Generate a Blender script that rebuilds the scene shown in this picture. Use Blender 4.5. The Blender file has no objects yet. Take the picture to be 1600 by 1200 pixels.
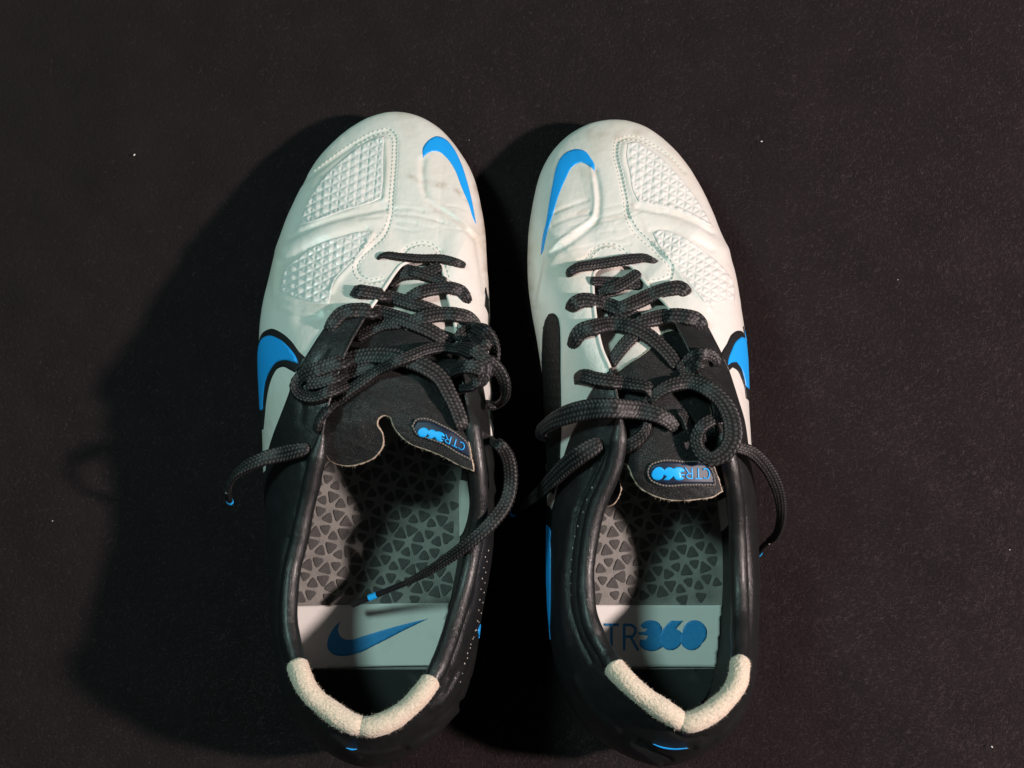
import bpy, math, random
import numpy as np
from mathutils import Vector
from mathutils.bvhtree import BVHTree
from mathutils.geometry import delaunay_2d_cdt, barycentric_transform
random.seed(7); rng = np.random.default_rng(7)
scene = bpy.context.scene
COL = scene.collection

# ------------------------------------------------------------------ camera
D, TILT, FPX = 0.56, math.radians(8.0), 1960.0
FWD = np.array([0, math.sin(TILT), -math.cos(TILT)])
UPV = np.array([0, math.cos(TILT), math.sin(TILT)])
RGT = np.array([1.0, 0, 0])
CAM = -D * FWD
cam = bpy.data.cameras.new('camera'); camo = bpy.data.objects.new('camera', cam); COL.objects.link(camo)
camo.location = CAM; camo.rotation_euler = (TILT, 0, 0)
cam.sensor_width = 36; cam.lens = 36 * FPX / 1600; cam.clip_start = 0.01; cam.clip_end = 50
scene.camera = camo

def P(px, py, z):                         # point of the place seen at (px, py) at height z (metres)
    px = np.asarray(px, float); py = np.asarray(py, float); z = np.asarray(z, float)
    d = FWD + RGT * ((px[..., None] - 800) / FPX) + UPV * ((600 - py[..., None]) / FPX)
    return CAM + d * ((z[..., None] - CAM[2]) / d[..., 2:3])

def proj(p):
    q = np.asarray(p) - CAM
    w = q @ FWD
    return np.stack([800 + FPX * (q @ RGT) / w, 600 - FPX * (q @ UPV) / w], -1)

# ------------------------------------------------------------------ light
# A warm lamp low on the right throws the long soft shadows to the left; a cool, larger ceiling light above, a little to the left,
# fills the shaded sides. The warm lamp lies on the line from a shadow on the cloth through the heel collar that casts it.
HEEL = P(455, 1050, 0.078)
KEY_D = P(112, 1028, 0.0) - HEEL; KEY_D = KEY_D / np.linalg.norm(KEY_D)
def lamp(name, pos, aim, watts, size, color):
    l = bpy.data.lights.new(name, 'AREA'); l.shape = 'DISK'; l.size = size; l.energy = watts; l.color = color
    o = bpy.data.objects.new(name, l); COL.objects.link(o); o.location = pos
    o.rotation_euler = (Vector(aim) - Vector(pos)).to_track_quat('-Z', 'Y').to_euler(); return o
lamp('warm_desk_lamp', HEEL - KEY_D * 1.25, (0, 0, 0.03), 22.5, 0.075, (1.0, 0.825, 0.775))
lamp('cool_ceiling_light', (-0.62, 0.38, 1.05), (0, 0, 0.03), 7.3, 0.24, (0.62, 1.0, 0.93))
world = bpy.data.worlds.new('World'); scene.world = world; world.use_nodes = True
bg = world.node_tree.nodes['Background']; bg.inputs[0].default_value = (0.75, 1.0, 1.0, 1); bg.inputs[1].default_value = 0.035
scene.view_settings.view_transform = 'Standard'; scene.view_settings.look = 'None'
scene.view_settings.exposure = 0.0; scene.view_settings.gamma = 1.0

# ------------------------------------------------------------------ materials
def material(name, color, rough=0.5, bump=None, var=None, spec=0.5, coat=0.0, sheen=0.0, metallic=0.0):
    m = bpy.data.materials.new(name); m.use_nodes = True
    nt = m.node_tree; b = nt.nodes['Principled BSDF']
    b.inputs['Base Color'].default_value = (*color, 1); b.inputs['Roughness'].default_value = rough
    b.inputs['Specular IOR Level'].default_value = spec; b.inputs['Coat Weight'].default_value = coat
    b.inputs['Coat Roughness'].default_value = 0.35; b.inputs['Sheen Weight'].default_value = sheen
    b.inputs['Sheen Roughness'].default_value = 0.5
    tc = nt.nodes.new('ShaderNodeTexCoord')
    if var:                                # (colour, scale, low, high)
        n = nt.nodes.new('ShaderNodeTexNoise'); n.inputs['Scale'].default_value = var[1]; n.inputs['Detail'].default_value = 5
        r = nt.nodes.new('ShaderNodeMapRange'); r.inputs[1].default_value = var[2]; r.inputs[2].default_value = var[3]
        mx = nt.nodes.new('ShaderNodeMix'); mx.data_type = 'RGBA'
        mx.inputs[6].default_value = (*color, 1); mx.inputs[7].default_value = (*var[0], 1)
        nt.links.new(tc.outputs['Object'], n.inputs['Vector']); nt.links.new(n.outputs[0], r.inputs[0])
        nt.links.new(r.outputs[0], mx.inputs[0]); nt.links.new(mx.outputs[2], b.inputs['Base Color'])
    prev = None
    for kind, sc, strength, dist in (bump or []):
        if kind == 'noise':
            n = nt.nodes.new('ShaderNodeTexNoise'); n.inputs['Scale'].default_value = sc; n.inputs['Detail'].default_value = 4; out = n.outputs[0]
        else:
            n = nt.nodes.new('ShaderNodeTexVoronoi'); n.inputs['Scale'].default_value = sc; n.feature = 'DISTANCE_TO_EDGE'; out = n.outputs[0]
        nt.links.new(tc.outputs['Object'], n.inputs['Vector'])
        if kind == 'cells':
            r = nt.nodes.new('ShaderNodeMapRange'); r.inputs[1].default_value = 0; r.inputs[2].default_value = 0.12
            nt.links.new(out, r.inputs[0]); out = r.outputs[0]
        bp = nt.nodes.new('ShaderNodeBump'); bp.inputs['Strength'].default_value = strength; bp.inputs['Distance'].default_value = dist
        nt.links.new(out, bp.inputs['Height'])
        if prev: nt.links.new(prev.outputs[0], bp.inputs['Normal'])
        prev = bp
    if prev: nt.links.new(prev.outputs[0], b.inputs['Normal'])
    return m

M = {}
M['white'] = material('white_leather', (0.71, 0.69, 0.655), 0.38, [('noise', 260, 0.30, 0.0009), ('cells', 1500, 0.18, 0.00015), ('noise', 3500, 0.2, 0.0001)],
                      var=((0.62, 0.57, 0.49), 30, 0.48, 0.80), coat=0.32)
M['pad'] = material('moulded_pad', (0.70, 0.69, 0.67), 0.26, [('noise', 900, 0.15, 0.0003)], coat=0.35)
M['black'] = material('black_leather', (0.009, 0.0095, 0.010), 0.36, [('noise', 130, 0.2, 0.0016), ('noise', 420, 0.18, 0.0008), ('cells', 1400, 0.32, 0.0002), ('noise', 3500, 0.3, 0.0001)],
                      var=((0.016, 0.016, 0.017), 150, 0.4, 0.9), coat=0.12)
M['tongue'] = material('tongue_leather', (0.013, 0.013, 0.014), 0.5, [('noise', 220, 0.4, 0.0012), ('cells', 1300, 0.6, 0.00025), ('noise', 3000, 0.4, 0.00015)],
                       var=((0.022, 0.021, 0.021), 400, 0.5, 0.9), spec=0.3)
M['blue'] = material('blue_print', (0.012, 0.33, 0.85), 0.38, [('noise', 1500, 0.15, 0.0002)])
M['blue_bright'] = material('bright_blue_print', (0.01, 0.40, 0.95), 0.4)
M['blue_ink'] = material('blue_ink', (0.015, 0.27, 0.66), 0.6, var=((0.05, 0.33, 0.68), 900, 0.4, 0.9))
M['suede'] = material('tan_suede', (0.60, 0.50, 0.40), 0.9, [('noise', 2600, 0.7, 0.0004)], var=((0.76, 0.64, 0.51), 1200, 0.4, 0.8), sheen=0.4)
M['raw'] = material('raw_leather_edge', (0.50, 0.41, 0.32), 0.9, [('noise', 2500, 0.8, 0.0004)], var=((0.3, 0.24, 0.18), 800, 0.4, 0.7))
M['suede_tongue'] = material('white_tongue_suede', (0.62, 0.58, 0.54), 0.85, [('noise', 1800, 0.5, 0.0003)], var=((0.5, 0.42, 0.38), 300, 0.45, 0.8))
M['lining'] = material('dark_lining', (0.022, 0.020, 0.019), 0.75, [('noise', 500, 0.5, 0.0008), ('noise', 2500, 0.4, 0.0003)])
M['lining_white'] = material('white_lining', (0.62, 0.62, 0.58), 0.7, [('noise', 800, 0.3, 0.0005)])
M['insole'] = material('grey_insole_foam', (0.27, 0.262, 0.245), 0.85, [('noise', 1800, 0.6, 0.0004)], var=((0.18, 0.175, 0.165), 180, 0.4, 0.75))
M['tri'] = material('dark_foam_pad', (0.098, 0.097, 0.094), 0.9, [('noise', 2600, 0.8, 0.0004)], var=((0.07, 0.066, 0.063), 1500, 0.4, 0.7))
M['dark_heel_sheet'] = material('dark_heel_surface', (0.018, 0.019, 0.019), 0.9, [('noise', 1500, 0.6, 0.0005)], var=((0.05, 0.052, 0.05), 70, 0.55, 0.75))
M['label'] = material('pale_insole_label', (0.80, 0.79, 0.76), 0.75, [('noise', 2500, 0.25, 0.0002)], var=((0.72, 0.69, 0.65), 90, 0.5, 0.85))
M['stitch'] = material('pale_thread', (0.60, 0.60, 0.54), 0.7)
M['greystitch'] = material('grey_thread', (0.15, 0.13, 0.12), 0.6)
M['sole'] = material('black_plastic', (0.012, 0.012, 0.013), 0.45, [('noise', 1200, 0.4, 0.0004)])
M['pebble'] = material('black_rubber', (0.004, 0.006, 0.006), 0.5, [('noise', 900, 0.6, 0.0005)], spec=0.25)
M['navy'] = material('navy_badge', (0.004, 0.012, 0.035), 0.5)
M['plastic'] = material('black_aglet_plastic', (0.012, 0.012, 0.014), 0.25)
M['hole'] = material('perforation_dots', (0.45, 0.43, 0.38), 0.7)
M['lint'] = material('white_lint', (0.8, 0.8, 0.76), 0.8)
M['cloth'] = material('black_fleece', (0.0155, 0.0112, 0.0123), 0.95, [('noise', 700, 0.7, 0.0010), ('noise', 1800, 0.6, 0.0004)],
                      var=((0.0125, 0.0092, 0.0101), 45, 0.35, 0.7), spec=0.1)
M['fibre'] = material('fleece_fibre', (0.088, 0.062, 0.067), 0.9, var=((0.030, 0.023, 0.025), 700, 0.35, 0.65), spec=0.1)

def lace_material():
    m = material('black_braided_lace', (0.012, 0.012, 0.013), 0.46, spec=0.26)
    nt = m.node_tree; b = nt.nodes['Principled BSDF']
    at = nt.nodes.new('ShaderNodeAttribute'); at.attribute_name = 'braid'
    r = nt.nodes.new('ShaderNodeMapRange'); r.inputs[1].default_value = 0.25; r.inputs[2].default_value = 1.0
    mx = nt.nodes.new('ShaderNodeMix'); mx.data_type = 'RGBA'
    mx.inputs[6].default_value = (0.007, 0.007, 0.008, 1); mx.inputs[7].default_value = (0.066, 0.060, 0.060, 1)  # glint of the raised stitches put into the colour, gaps left darker
    nt.links.new(at.outputs['Fac'], r.inputs[0]); nt.links.new(r.outputs[0], mx.inputs[0]); nt.links.new(mx.outputs[2], b.inputs['Base Color'])
    return m
M['lace'] = lace_material()
def add_wear(m):                            # grime and scuffs, carried by the mesh attribute 'wear'
    nt = m.node_tree; b = nt.nodes['Principled BSDF']; src = b.inputs['Base Color'].links[0].from_socket
    at = nt.nodes.new('ShaderNodeAttribute'); at.attribute_name = 'wear'
    mx = nt.nodes.new('ShaderNodeMix'); mx.data_type = 'RGBA'; mx.inputs[7].default_value = (0.36, 0.27, 0.19, 1)
    nt.links.new(at.outputs['Fac'], mx.inputs[0]); nt.links.new(src, mx.inputs[6]); nt.links.new(mx.outputs[2], b.inputs['Base Color'])
add_wear(M['white'])

# ------------------------------------------------------------------ mesh helpers
def mesh_obj(name, verts, faces, mat, parent=None, smooth=True, attr=None, kind=None):
    me = bpy.data.meshes.new(name)
    v = np.asarray(verts, dtype=np.float32); me.vertices.add(len(v)); me.vertices.foreach_set('co', v.ravel())
    if isinstance(faces, np.ndarray):
        k = faces.shape[1]; n = len(faces)
        me.loops.add(n * k); me.loops.foreach_set('vertex_index', faces.astype(np.int32).ravel())
        me.polygons.add(n); me.polygons.foreach_set('loop_start', np.arange(0, n * k, k, dtype=np.int32))
    else:
        tot = [len(f) for f in faces]; n = len(faces)
        me.loops.add(sum(tot)); me.loops.foreach_set('vertex_index', np.array([i for f in faces for i in f], dtype=np.int32))
        me.polygons.add(n); me.polygons.foreach_set('loop_start', np.concatenate([[0], np.cumsum(tot)[:-1]]).astype(np.int32))
    me.update(calc_edges=True); me.validate()
    me.polygons.foreach_set('use_smooth', [smooth] * len(me.polygons))
    if attr is not None:
        a = me.attributes.new('braid', 'FLOAT', 'POINT'); a.data.foreach_set('value', np.asarray(attr, dtype=np.float32))
    me.materials.append(mat)
    o = bpy.data.objects.new(name, me); COL.objects.link(o)
    if parent: o.parent = parent
    if kind: o['kind'] = kind
    return o

class MB:                                   # collects pieces that become one mesh
    def __init__(s): s.v = []; s.f = []; s.n = 0; s.a = []
    def add(s, v, f, a=None):
        v = np.asarray(v); f = np.asarray(f)
        s.v.append(v); s.f.append(f + s.n); s.n += len(v); s.a.append(np.zeros(len(v)) if a is None else a)
    def build(s, name, mat, parent=None, smooth=True, kind=None, attr=False):
        v = np.concatenate(s.v)
        if len({f.shape[1] for f in s.f}) == 1: f = np.concatenate(s.f)
        else: f = [tuple(r) for q in s.f for r in q.tolist()]
        return mesh_obj(name, v, f, mat, parent, smooth, np.concatenate(s.a) if attr else None, kind)

def grid_faces(nu, nv, wrap_u=False, wrap_v=False):
    iu = np.arange(nu if wrap_u else nu - 1); iv = np.arange(nv if wrap_v else nv - 1)
    a, b = np.meshgrid(iu, iv, indexing='ij'); a2 = (a + 1) % nu; b2 = (b + 1) % nv
    return np.stack([a * nv + b, a2 * nv + b, a2 * nv + b2, a * nv + b2], -1).reshape(-1, 4)

def spline(pts, step=2.0, closed=False, corner=55):
    """smooth curve through pts (n,k); sharp corners stay sharp; sampled about every `step` in the first two coordinates"""
    p = np.asarray(pts, float); n = len(p)
    d = np.roll(p, -1, 0) - p
    L = np.maximum(np.linalg.norm(d[:, :2], axis=1), 1e-6)
    tan = np.zeros_like(p); sharp = np.zeros(n, bool)
    for i in range(n):
        if not closed and i == 0: tan[i] = d[0] / L[0]; continue
        if not closed and i == n - 1: tan[i] = d[n - 2] / L[n - 2]; continue
        a = d[i - 1] / L[i - 1]; b = d[i] / L[i]
        if np.dot(a[:2], b[:2]) < math.cos(math.radians(corner)): sharp[i] = True
        tan[i] = (a * L[i] + b * L[i - 1]) / (L[i] + L[i - 1])
    out = []
    for i in range(n if closed else n - 1):
        j = (i + 1) % n; m = max(1, int(math.ceil(L[i] / step))); s = np.arange(m)[:, None] / m
        ta = d[i] / L[i] if sharp[i] else tan[i]; tb = d[i] / L[i] if sharp[j] else tan[j]
        out.append(p[i] * (2*s**3 - 3*s**2 + 1) + ta * L[i] * (s**3 - 2*s**2 + s) + p[j] * (-2*s**3 + 3*s**2) + tb * L[i] * (s**3 - s**2))
    if not closed: out.append(p[-1:])
    return np.concatenate(out)

def inside(pts, poly):
    x, y = pts[:, 0], pts[:, 1]; r = np.zeros(len(pts), bool)
    a = np.asarray(poly); b = np.roll(a, -1, 0)
    for (x0, y0), (x1, y1) in zip(a[:, :2], b[:, :2]):
        if y0 == y1: continue
        c = (y0 > y) != (y1 > y)
        r ^= c & (x < (x1 - x0) * (y - y0) / (y1 - y0) + x0)
    return r

def dist_poly(pts, line, closed=False):
    a = np.asarray(line)[:, :2]; b = np.roll(a, -1, 0)
    if not closed: a, b = a[:-1], b[:-1]
    best = np.full(len(pts), 1e9)
    for p, q in zip(a, b):
        d = q - p; t = np.clip(((pts - p) @ d) / max(d @ d, 1e-9), 0, 1)
        best = np.minimum(best, np.hypot(*(pts - p - t[:, None] * d).T))
    return best

def triangulate(polys, h, holes=()):
    """fill the union of the polygons (2-D) with triangles about h wide"""
    allp = np.concatenate([p[:, :2] for p in polys]); lo, hi = allp.min(0), allp.max(0)
    gx, gy = np.meshgrid(np.arange(lo[0], hi[0] + h, h), np.arange(lo[1], hi[1] + h, h), indexing='ij')
    gx = gx + (np.arange(gx.shape[1]) % 2)[None, :] * h * 0.5
    g = np.stack([gx.ravel(), gy.ravel()], -1)
    keep = np.zeros(len(g), bool)
    for p in polys: keep |= inside(g, p)
    for p in holes: keep &= ~inside(g, p)
    g = g[keep]
    for p in list(polys) + list(holes):
        if len(g): g = g[dist_poly(g, p, True) > h * 0.45]
    vs = [Vector(q) for q in g.tolist()]; es = []
    for p in list(polys) + list(holes):
        s = len(vs); vs += [Vector(q[:2]) for q in p.tolist()]; n = len(p)
        es += [(s + i, s + (i + 1) % n) for i in range(n)]
    r = delaunay_2d_cdt(vs, es, [], 0, 1e-6)
    v = np.array([tuple(q) for q in r[0]]); f = np.array(r[2])
    c = v[f].mean(1); k = np.zeros(len(c), bool)
    for p in polys: k |= inside(c, p)
    for p in holes: k &= ~inside(c, p)
    f = f[k]; used = np.unique(f); mp = np.full(len(v), -1); mp[used] = np.arange(len(used))
    f = mp[f]; v = v[used]
    # all triangles counter-clockwise
    a = v[f]; cr = np.cross(a[:, 1] - a[:, 0], a[:, 2] - a[:, 0]); f[cr < 0] = f[cr < 0][:, ::-1]
    return v, f

def border_edges(f):
    e = np.concatenate([f[:, [0, 1]], f[:, [1, 2]], f[:, [2, 0]]])
    s = np.sort(e, 1); _, inv, cnt = np.unique(s, axis=0, return_inverse=True, return_counts=True)
    return e[cnt[inv.ravel()] == 1]

def with_skirt(v3, f, down):
    """adds an edge band below the border so that the sheet has a thickness"""
    e = border_edges(f); u = np.unique(e); mp = {int(k): len(v3) + i for i, k in enumerate(u)}
    v = np.concatenate([v3, v3[u] + down[u]])
    q = []
    for a, b in e.tolist(): q += [(a, mp[a], mp[b]), (a, mp[b], b)]
    return v, np.concatenate([f, np.array(q)])

def noise2(x, y, seed=0, octs=4):
    r = np.random.default_rng(seed); out = np.zeros_like(x); amp = 1.0
    for o in range(octs):
        for k in range(5):
            a = r.uniform(0, 2 * math.pi); fq = (2 ** o) * r.uniform(0.7, 1.4); ph = r.uniform(0, 6.28)
            out += amp * 0.4 * np.sin((x * math.cos(a) + y * math.sin(a)) * fq + ph)
        amp *= 0.55
    return out

class Surf:                                 # a closed band of surface with coordinates (u around, v across)
    def __init__(s, G, closed=True):
        s.G = G; s.nu, s.nv = G.shape[:2]; s.normals()
        s.su = np.linalg.norm(np.diff(G, axis=0), axis=2).sum(0).mean() * 1000
        s.sv = np.linalg.norm(np.diff(G, axis=1), axis=2).sum(1).mean() * 1000
    def normals(s):
        G = s.G; du = np.roll(G, -1, 0) - np.roll(G, 1, 0); dv = np.gradient(G, axis=1)
        n = np.cross(du, dv); s.N = n / np.maximum(np.linalg.norm(n, axis=2, keepdims=True), 1e-12)
        if s.N[s.nu // 4, s.nv // 2 + 5, 2] < 0 and s.N[..., 2].mean() < 0: s.N = -s.N; s.flip = True
        else: s.flip = False
    def bvh(s):
        f = grid_faces(s.nu, s.nv, wrap_u=True)
        if s.flip: f = f[:, ::-1]
        s.faces = f
        s.tree = BVHTree.FromPolygons([Vector(p) for p in s.G.reshape(-1, 3).tolist()], f.tolist())
        s.px = proj(s.G)
    def uv(s, px, py):
        d = Vector(P(px, py, 0.0) - CAM).normalized()
        hit = s.tree.ray_cast(Vector(CAM), d)
        if hit[0] is not None:
            h = np.array(hit[0])
            i0, j0 = divmod(int(hit[2]), s.nv - 1)
            a, b, c = s.G[i0, j0], s.G[(i0 + 1) % s.nu, j0], s.G[i0, j0 + 1]
            A = np.stack([b - a, c - a], 1); t = np.linalg.lstsq(A, h - a, rcond=None)[0]
            return (i0 + float(np.clip(t[0], 0, 1))) / s.nu, (j0 + float(np.clip(t[1], 0, 1))) / (s.nv - 1)
        dd = np.hypot(s.px[..., 0] - px, s.px[..., 1] - py); i, j = np.unravel_index(dd.argmin(), dd.shape)
        return i / s.nu, j / (s.nv - 1)
    def ev(s, u, v, what):
        A = s.G if what == 'G' else s.N
        x = (np.asarray(u) % 1.0) * s.nu; i = np.floor(x).astype(int) % s.nu; fx = (x - np.floor(x))[:, None]
        y = np.clip(v, 0, 1) * (s.nv - 1); j = np.minimum(y.astype(int), s.nv - 2); fy = (y - j)[:, None]
        i2 = (i + 1) % s.nu
        r = A[i, j]*(1-fx)*(1-fy) + A[i2, j]*fx*(1-fy) + A[i, j+1]*(1-fx)*fy + A[i2, j+1]*fx*fy
        if what == 'N': r = r / np.linalg.norm(r, axis=1, keepdims=True)
        return r
    def poly_uv(s, poly, smooth=True, step=3.0, closed=True):
        """photo outline -> (u mm, v mm); entries ('d', du, dv) are steps in mm from the point before"""
        out = []; run = []
        def flush(cl=False):
            if not run: return
            q = spline(run, step, cl) if (smooth and len(run) > 2) else spline(run, step, cl, corner=0)
            for a, b in q[:, :2]: out.append(s.uv(a, b))
            run.clear()
        plain = all(p[0] != 'd' for p in poly)
        for p in poly:
            if p[0] == 'd':
                flush(); out.append((out[-1][0] + p[1] / s.su, out[-1][1] + p[2] / s.sv))
            else: run.append(p)
        flush(plain and closed)
        o = np.array(out)
        for i in range(1, len(o)): o[i, 0] = o[i-1, 0] + ((o[i, 0] - o[i-1, 0] + 0.5) % 1.0 - 0.5)
        return np.stack([o[:, 0] * s.su, o[:, 1] * s.sv], 1)
    def patch(s, name, polys, mat, parent, off=0.25, h=1.0, disp=None, smooth=True, uvpolys=None, thick=0.6, attr=None):
        ps = [s.poly_uv(p, smooth) for p in polys] if uvpolys is None else uvpolys
        cl = []
        for p in ps:                        # drop points closer than 0.05 mm
            k = [0]
            for i in range(1, len(p)):
                if np.linalg.norm(p[i] - p[k[-1]]) > 0.05: k.append(i)
            cl.append(p[k])
        v, f = triangulate(cl, h)
        u_, v_ = v[:, 0] / s.su, v[:, 1] / s.sv
        G = s.ev(u_, v_, 'G'); N = s.ev(u_, v_, 'N'); o = np.full(len(v), off)
        if disp is not None: o = o + disp(G, proj(G), v, cl)
        V = G + N * o[:, None] / 1000
        if s.flip: f = f[:, ::-1]
        V, F = with_skirt(V, f, -N * thick / 1000)
        return mesh_obj(name, V, F, mat, parent)
    def line3(s, pts, step=1.0, off=0.0, smooth=True):
        q = s.poly_uv(pts, smooth, closed=False)
        G = s.ev(q[:, 0] / s.su, q[:, 1] / s.sv, 'G'); N = s.ev(q[:, 0] / s.su, q[:, 1] / s.sv, 'N')
        return G + N * off / 1000, N

def resample(p, step, *more):
    d = np.concatenate([[0], np.cumsum(np.linalg.norm(np.diff(p, axis=0), axis=1))])
    n = max(2, int(d[-1] / step) + 1); t = np.linspace(0, d[-1], n)
    r = [np.stack([np.interp(t, d, q[:, k]) for k in range(q.shape[1])], 1) for q in (p, *more)]
    return (t, *r)

def stitches(mb, line, N, length=1.5, gap=0.9, w=0.55, h=0.35):
    t, p, n = resample(line, (length + gap) / 1000, N)
    n = n / np.linalg.norm(n, axis=1, keepdims=True)
    tan = np.gradient(p, axis=0); tan /= np.linalg.norm(tan, axis=1, keepdims=True)
    side = np.cross(n, tan); side /= np.linalg.norm(side, axis=1, keepdims=True)
    q = np.array([[-1, -.5, -.6], [-1, .5, -.6], [1, -.5, -.6], [1, .5, -.6], [-.75, -.25, 1], [-.75, .25, 1], [.75, -.25, 1], [.75, .25, 1]])
    F = np.array([[4, 6, 7, 5], [0, 4, 5, 1], [2, 3, 7, 6], [0, 2, 6, 4], [1, 5, 7, 3]])
    for a, T, S, n_ in zip(p, tan, side, n):
        mb.add(a + (q[:, :1]*length/2*T + q[:, 1:2]*w*S + q[:, 2:3]*h*0.5*n_) / 1000, F)

def tube(mb, path, radii, nseg=20, squash=1.0, noise=0.0, cap=True):
    """tube along a 3-D path; radii in mm per point"""
    p = np.asarray(path); r = np.broadcast_to(np.asarray(radii, float), (len(p),)) / 1000
    T = np.gradient(p, axis=0); T /= np.linalg.norm(T, axis=1, keepdims=True)
    S = np.cross(T, [0, 0, 1.0]); S /= np.maximum(np.linalg.norm(S, axis=1, keepdims=True), 1e-9); U = np.cross(S, T)
    a = np.arange(nseg) / nseg * 2 * math.pi
    R = r[:, None] * np.ones(nseg)
    if noise: R = R + rng.normal(0, noise / 1000, R.shape)
    V = p[:, None] + R[..., None] * (np.cos(a)[None, :, None] * S[:, None] + squash * np.sin(a)[None, :, None] * U[:, None])
    V = V.reshape(-1, 3); F = grid_faces(len(p), nseg, wrap_v=True)[:, ::-1]
    mb.add(V, F)
    if cap:
        for i, sgn in ((0, -1), (len(p) - 1, 1)):
            ring = np.arange(nseg) + i * nseg; c = np.concatenate([V[ring], [p[i] + sgn * T[i] * r[i] * 0.4]])
            k = np.arange(nseg); mb.add(c, np.stack([k, (k + 1) % nseg, np.full(nseg, nseg), np.full(nseg, nseg)], 1)[:, :3])

def tps(ctrl):
    c = np.asarray(ctrl, float); X = c[:, :2] / 100; n = len(c)
    def K(a, b):
        r = np.linalg.norm(a[:, None] - b[None], axis=2); return np.where(r > 0, r**2 * np.log(np.maximum(r, 1e-9)), 0)
    A = np.zeros((n + 3, n + 3)); A[:n, :n] = K(X, X) + np.eye(n) * 0.01; A[:n, n] = 1; A[:n, n+1:] = X; A[n, :n] = 1; A[n+1:, :n] = X.T
    w = np.linalg.solve(A, np.concatenate([c[:, 2], np.zeros(3)]))
    def f(px, py):
        q = np.stack([np.ravel(px), np.ravel(py)], 1) / 100
        return (K(q, X) @ w[:n] + w[n] + q @ w[n+1:]).reshape(np.shape(px)) / 1000
    return f

def sheet(name, polys, zf, mat, parent, off=0.0, h=3.0, thick=1.2, holes=(), smooth=True, raw=None, under=False, disp=None):
    """a sheet over the photo outline lying at the height zf, with a real edge"""
    ps = [spline(p, h * 0.8, True, corner=(55 if smooth else 0)) for p in polys]
    hs = [spline(p, h * 0.8, True) for p in holes]
    v, f = triangulate(ps, h, hs)
    z = zf(v[:, 0], v[:, 1]) + off / 1000
    if disp is not None: z = z + disp(v) / 1000
    V = P(v[:, 0], v[:, 1], z); f = f[:, ::-1]
    dn = np.tile([0, 0, -thick / 1000], (len(V), 1))
    if raw is None:
        V2, F = with_skirt(V, f, dn); return mesh_obj(name, V2, F, mat, parent)
    o = mesh_obj(name, V, f, mat, parent)
    e = border_edges(f); u = np.unique(e); mp = {int(k): i for i, k in enumerate(u)}; n = len(u)
    # raw edge: a band that leans out and frays a little
    top = V[u]; c = V.mean(0); out = np.zeros((n, 3))
    for a, b in e.tolist():
        t = V[b] - V[a]; nn = np.array([t[1], -t[0], 0]); nn /= max(np.linalg.norm(nn), 1e-9)
        out[mp[a]] += nn; out[mp[b]] += nn
    out /= np.maximum(np.linalg.norm(out, axis=1, keepdims=True), 1e-9)
    q0 = V[e[0, 0]]; 
    test = top + out * 0.0005; tp = proj(test); ins = np.zeros(n, bool)
    for p in ps: ins |= inside(tp, p)
    if ins.mean() > 0.5: out = -out
    j = rng.normal(0, 0.10, n)[:, None] / 1000
    rings = [top, top + out * (0.00025 + j) + [0, 0, -0.0001], top + out * (0.00045 + j) + [0, 0, -0.6 * thick / 1000], top + out * 0.0001 + [0, 0, -thick / 1000]]
    VV = np.concatenate(rings); q = []
    for a, b in e.tolist():
        a, b = mp[a], mp[b]
        for k in range(3): q.append((a + k*n, b + k*n, b + (k+1)*n, a + (k+1)*n))
    ed = mesh_obj(raw, VV, np.array(q), M['raw'], o)
    # frayed fibres
    mb = MB()
    for k in rng.integers(0, n, n // 3):
        a = rings[2][k]; d = out[k] * rng.uniform(.2, .9) / 1000 + rng.normal(0, .0002, 3)
        w = np.array([-out[k][1], out[k][0], 0]) * 0.00005
        mb.add([a - w, a + w, a + d], [[0, 1, 2]])
    mb.build('frayed_fibres', M['raw'], o, kind='stuff')
    if under:
        mesh_obj('suede_underside', V + dn, f[:, ::-1], M['raw'], o)
    return o

# glyphs of the mark "CTR360": outlines in letter heights, baseline 0
def stroke(pts, w=0.085):
    p = np.asarray(pts, float); out = []
    for a, b in zip(p[:-1], p[1:]):
        d = b - a; d = d / np.linalg.norm(d); n = np.array([-d[1], d[0]]) * w / 2; e = d * w * 0.35
        out.append(np.array([a - e + n, b + e + n, b + e - n, a - e - n]))
    return out
def glyphs():
    c = lambda L: (np.array(L, float) - [430, 1055]) * [1/178, -1/178]
    def disc(x, y, rx, ry=None):
        a = np.linspace(0, 2*math.pi, 28, endpoint=False); return c(np.stack([x + rx*np.cos(a), y + (ry or rx)*np.sin(a)], 1))
    g = []
    a = np.linspace(math.radians(50), math.radians(310), 14)
    g.append(stroke(c(np.stack([484 + 44*np.cos(a), 975 - 74*np.sin(a)], 1))))
    g.append(stroke(c([(538, 901), (618, 901)])) + stroke(c([(578, 901), (578, 1049)])))
    g.append(stroke(c([(655, 1049), (655, 901), (700, 903), (722, 920), (724, 945), (706, 970), (655, 973)])) + stroke(c([(694, 973), (737, 1049)])))
    g.append([c([(752,905),(780,882),(820,875),(858,885),(882,915),(886,945),(898,990),(888,1030),(850,1053),(810,1057),(770,1045),(748,1020),(752,990),(790,985),(800,967),(770,962),(742,962),(742,945),(785,938),(795,925),(770,922)])])
    g.append([c([(975,877),(1012,877),(968,925),(1000,945),(1008,985),(990,1025),(955,1050),(915,1050),(882,1025),(872,985),(884,940),(925,890),(940,878)])])
    g.append([disc(1082, 950, 74, 76), disc(1062, 985, 68)])
    return g
GLYPHS = glyphs()

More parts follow.
